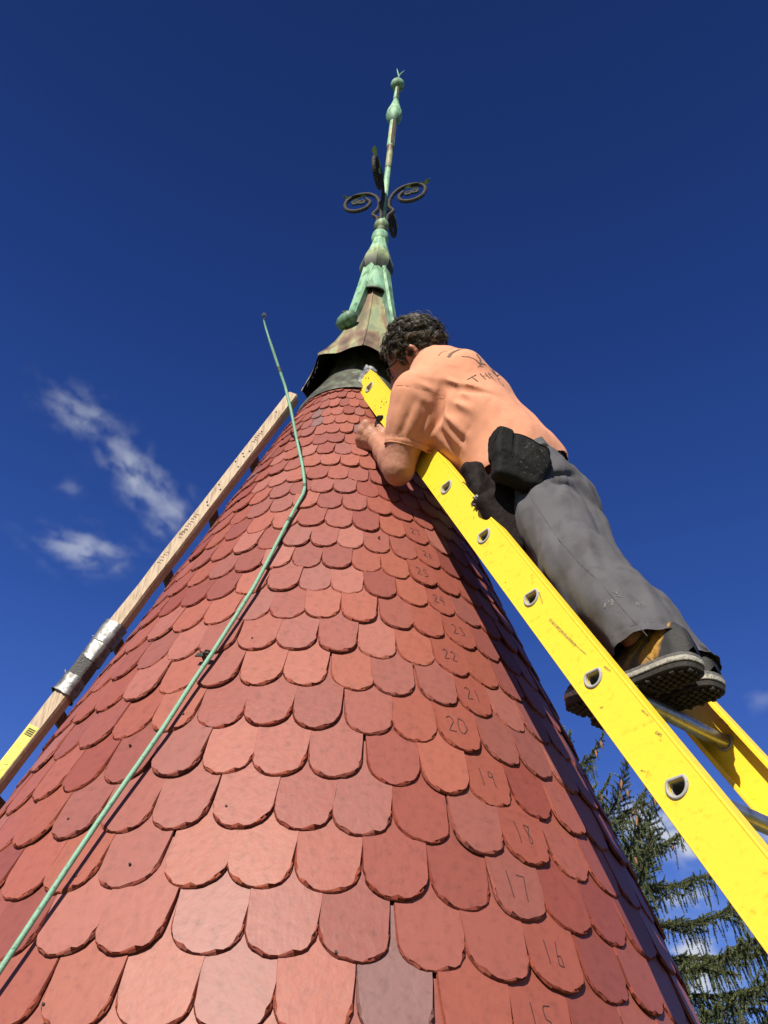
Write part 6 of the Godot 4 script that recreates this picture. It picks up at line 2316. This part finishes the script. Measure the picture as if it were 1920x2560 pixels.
# ---------------------------------------------------------------- what he carries
func make_tools() -> void:
	# prying tool in his left hand
	var t0 := Vector3(-0.008, 2.055, -2.108)
	var t1 := Vector3(-0.041, 2.108, -2.078)
	var t2 := Vector3(-0.033, 2.137, -2.064)
	var root := thing("slate_hook", "small dark hand tool with tan handle gripped in the person's left hand", "hand tool", t0)
	var hd := MB.new()
	hd.tube([t0 - (t1 - t0) * 0.10, t0.lerp(t1, 0.3) + Vector3(0.003, 0, 0.003), t0.lerp(t1, 0.7), t1], [0.0085, 0.0105, 0.0100, 0.0082], 10)
	part("handle", hd, mat("tan_handle", lin(0.20, 0.115, 0.035), 0.5), root)
	var st := MB.new()
	st.tube([t1, t1.lerp(t2, 0.55) + Vector3(-0.003, 0.002, 0.0), t2], [0.0082, 0.0072, 0.0064], 8)
	st.box(t2 + Vector3(0.001, 0.003, 0.001), (t2 - t1).normalized() * 0.011, CAM_R * 0.0105, CAM_B * 0.008, 0.003)
	st.box(t2 + CAM_R * 0.010 + CAM_U * 0.007, CAM_R * 0.004, CAM_U * 0.006, CAM_B * 0.006, 0.0015)
	part("steel_head", st, mat("blackened_steel", lin(0.020, 0.018, 0.016), 0.45, null, Vector3.ONE, bump_tex(131, 0.06, 4.0, 256), 0.5, 0.5), root)
	# tool belt with its pouches
	var belt := thing("tool_belt", "worn black leather tool belt with bulging pouches on the person's left hip", "tool belt", WAIST - Vector3(0, 0.12, 0))
	var lea := vcol(mat("worn_black_leather", Color(1, 1, 1), 0.80, noise_tex(132, 0.010, [Color(0.7, 0.66, 0.62), Color(1, 1, 1), Color(1.2, 1.12, 1.0), Color(3.4, 2.5, 1.8)], [0.15, 0.5, 0.70, 0.95], 512, 5), Vector3.ONE * 5.0, bump_tex(133, 0.03, 6.0, 512), 0.6))
	lea.metallic_specular = 0.28
	var x := Vector3(0.94, 0.0, -0.34)
	var z := Vector3(0.34, 0.0, 0.94)
	var bb := Basis(x, Vector3.UP, z)
	var tilt := bb * Basis(Vector3.BACK, -0.10) * Basis(Vector3.RIGHT, 0.10)
	var mb := MB.new()
	mb.col = Color(0.0145, 0.013, 0.012)
	# big pouch with a wrapped flap
	var pa := Vector3(0.352, 1.628, -1.690)
	var sd := SDF.new(pa - Vector3.ONE * 0.125, pa + Vector3.ONE * 0.125, 0.0040, 130.0)
	sd.rbox(pa - Vector3(0, 0.022, 0), tilt, Vector3(0.072, 0.074, 0.026), 0.018)
	sd.rbox(pa + tilt.x * 0.024 + Vector3(0, 0.010, 0), tilt * Basis(Vector3.BACK, -0.16), Vector3(0.053, 0.050, 0.033), 0.020)
	sd.rbox(pa + tilt.x * 0.034 + tilt.z * 0.006 - Vector3(0, 0.020, 0), tilt * Basis(Vector3.BACK, -0.42), Vector3(0.044, 0.046, 0.031), 0.024)
	sd.rbox(pa - tilt.x * 0.052 + tilt.z * 0.002 + Vector3(0, 0.016, 0), tilt * Basis(Vector3.BACK, 0.10), Vector3(0.0245, 0.046, 0.034), 0.012)
	sd.crease(pa - x * 0.026 + z * 0.036 + Vector3(0, 0.078, 0), pa - x * 0.034 + z * 0.036 - Vector3(0, 0.05, 0), 0.007, 0.0042)
	sd.crease(pa - x * 0.074 + z * 0.036 - Vector3(0, 0.024, 0), pa - x * 0.03 + z * 0.036 - Vector3(0, 0.034, 0), 0.006, 0.0042)
	sd.crease(pa - x * 0.026 + z * 0.034 - Vector3(0, 0.034, 0), pa + x * 0.026 + z * 0.040 - Vector3(0, 0.072, 0), 0.006, 0.0044)
	sd.crease(pa + x * 0.0 + z * 0.037 + Vector3(0, 0.04, 0), pa + x * 0.05 + z * 0.040 - Vector3(0, 0.02, 0), -0.004, 0.012)
	sd.crease(pa + x * 0.03 + z * 0.037 + Vector3(0, 0.05, 0), pa + x * 0.08 + z * 0.034 + Vector3(0, 0.0, 0), 0.003, 0.010)
	sd.rough(0.0036, 14.0, 3)
	sd.rough(0.0008, 70.0, 4)
	sd.mesh(mb)
	# welts along the flap's edges
	mb.col = Color(0.015, 0.013, 0.012)
	for q in [[-0.078, 0.060, -0.084, -0.030], [-0.028, 0.064, -0.033, -0.034], [-0.028, 0.052, 0.066, 0.040]]:
		var wpts := []
		for i in 9:
			var t := i / 8.0
			var p: Vector3 = pa + tilt.x * lerpf(q[0], q[2], t) + tilt.y * (lerpf(q[1], q[3], t) + 0.004 * sin(t * PI))
			var h := sd.hit(p + tilt.z * 0.09, -tilt.z, 0.12)
			if h != Vector3.INF: wpts.append(h + tilt.z * 0.0006)
		if wpts.size() > 3: mb.tube(wpts, [0.0018], 6)
	# frayed threads on the top corner
	for i in 7:
		var q := pa - tilt.x * (0.060 - i * 0.004) + tilt.y * 0.062
		mb.tube([q, q + Vector3(-0.003 + 0.001 * i, 0.010 + 0.002 * (i % 3), 0.002), q + Vector3(-0.006 + 0.003 * i, 0.014 + 0.003 * (i % 2), 0.003)], [0.0007, 0.0005, 0.0002], 4)
	var scf := MB.new()
	var rg := RandomNumberGenerator.new()
	rg.seed = 14
	for i in 46:
		var u := rg.randf_range(-0.02, 0.085)
		var w := rg.randf_range(-0.07, 0.045)
		var an := rg.randf_range(0.0, TAU)
		var ln := rg.randf_range(0.001, 0.004) if i > 5 else rg.randf_range(0.006, 0.014)
		var pp := []
		var pn := []
		for j in 4:
			var q: Vector3 = pa + tilt.x * (u + cos(an) * ln * j / 3.0) + tilt.y * (w + sin(an) * ln * j / 3.0) + tilt.z * 0.1
			var h := sd.hit(q, -tilt.z, 0.13)
			if h != Vector3.INF: pp.append(h); pn.append(sd.grad(h))
		if pp.size() > 2: scf.stroke(pp, pn, rg.randf_range(0.0008, 0.0030), 0.0007)
	var po := part("pouch", mb, lea, belt, "big scuffed flap pouch")
	part("scuff", scf, mat("dusty_scuff", lin(0.085, 0.068, 0.05), 0.95), po).set_meta("kind", "stuff")
	# hanging pouch below, its mouth open
	var pb := Vector3(0.311, 1.550, -1.768)
	var m2 := MB.new()
	m2.col = Color(0.0125, 0.011, 0.010)
	var s2 := SDF.new(pb - Vector3(0.12, 0.22, 0.13), pb + Vector3(0.18, 0.12, 0.12), 0.0044, 130.0)
	s2.rbox(pb + Vector3(-0.004, 0.020, 0), bb * Basis(Vector3.BACK, 0.30), Vector3(0.034, 0.040, 0.031), 0.016)
	s2.rbox(pb + Vector3(-0.006, 0.038, 0) + z * 0.001, bb * Basis(Vector3.BACK, 0.30), Vector3(0.037, 0.020, 0.034), 0.008)
	s2.rbox(pb + x * 0.030 - Vector3(0, 0.036, 0), bb * Basis(Vector3.BACK, 0.95), Vector3(0.024, 0.062, 0.024), 0.016)
	s2.rbox(pb + x * 0.010 - Vector3(0, 0.085, 0) + z * 0.000, bb * Basis(Vector3.BACK, 0.55), Vector3(0.046, 0.100, 0.028), 0.026)
	s2.rbox(pb + x * 0.058 - Vector3(0, 0.020, 0) + z * 0.004, bb * Basis(Vector3.BACK, 0.3), Vector3(0.046, 0.080, 0.028), 0.022)
	s2.rbox(pb + x * 0.044 - Vector3(0, 0.090, 0) - z * 0.004, bb * Basis(Vector3.BACK, 0.80), Vector3(0.036, 0.064, 0.024), 0.018)  # lower bulk added dark in place of the shadow on the trousers
	s2.crease(pb + z * 0.032 + x * 0.036 + Vector3(0, 0.014, 0), pb + z * 0.034 - x * 0.012 - Vector3(0, 0.040, 0), 0.008, 0.0044)
	s2.crease(pb + z * 0.030 + x * 0.0 - Vector3(0, 0.040, 0), pb + z * 0.026 + x * 0.085 - Vector3(0, 0.082, 0), 0.010, 0.0058)
	s2.rough(0.0042, 13.0, 7)
	s2.rough(0.0008, 70.0, 8)
	s2.mesh(m2)
	m2.col = Color(0.020, 0.018, 0.016)
	var lip := []
	for i in 9:
		var t := i / 8.0
		var p := pb + x * lerpf(-0.008, 0.088, t) - Vector3(0, 0.046 + 0.050 * t - 0.012 * sin(PI * t), 0) + z * 0.09
		var h := s2.hit(p, -z, 0.12)
		if h != Vector3.INF: lip.append(h)
	if lip.size() > 3: m2.tube(lip, [0.0032], 6)
	part("pouch", m2, lea, belt, "limp pouch beside the yellow rail, enlarged to stand in for shadow")
	# third pouch further forward, and straps
	var pc := Vector3(0.262, 1.652, -1.812)
	var m3 := MB.new()
	m3.col = Color(0.016, 0.015, 0.015)
	var s3 := SDF.new(pc - Vector3.ONE * 0.11, pc + Vector3.ONE * 0.11, 0.0044, 130.0)
	s3.rbox(pc - Vector3(0, 0.012, 0), bb * Basis(Vector3.BACK, 0.42), Vector3(0.036, 0.068, 0.022), 0.016)
	s3.crease(pc + z * 0.022 - x * 0.02 + Vector3(0, 0.05, 0), pc + z * 0.022 - x * 0.004 - Vector3(0, 0.07, 0), -0.010, 0.008)
	s3.crease(pc + z * 0.022 + x * 0.010 + Vector3(0, 0.05, 0), pc + z * 0.022 + x * 0.022 - Vector3(0, 0.07, 0), 0.010, 0.009)
	s3.rough(0.0040, 16.0, 9)
	s3.mesh(m3)
	part("pouch", m3, lea, belt)
	var stp := MB.new()
	stp.col = Color(0.024, 0.020, 0.018)
	stp.tube([pa - x * 0.066 + Vector3(0, 0.03, 0.012), pa - x * 0.074 - Vector3(0, 0.03, 0), pb + x * 0.02 + Vector3(0, 0.06, 0.012), pb + Vector3(0, 0.035, 0.01)], [0.007], 8, true, 0.45)
	# the belt itself round the waist
	var wd := (WAIST - BELLY).normalized()
	var ring := []
	var fx := (LN - wd * LN.dot(wd)).normalized()
	var fy := wd.cross(fx)
	for i in 81:
		var a := TAU * i / 80.0
		if (fx * cos(a) + fy * sin(a)).dot(LR) > -0.45: continue
		ring.append(WAIST + wd * 0.075 + fx * cos(a) * 0.112 + fy * sin(a) * 0.172)
	stp.tube(ring, [0.016], 10, true, 1.0, wd)
	part("strap", stp, lea, belt)

func _ready() -> void:
	setup()
	make_ground()
	make_roof()
	make_finial()
	make_yellow_ladder()
	make_wooden_ladder()
	make_rod()
	make_spruce()
	make_person()
	make_tools()
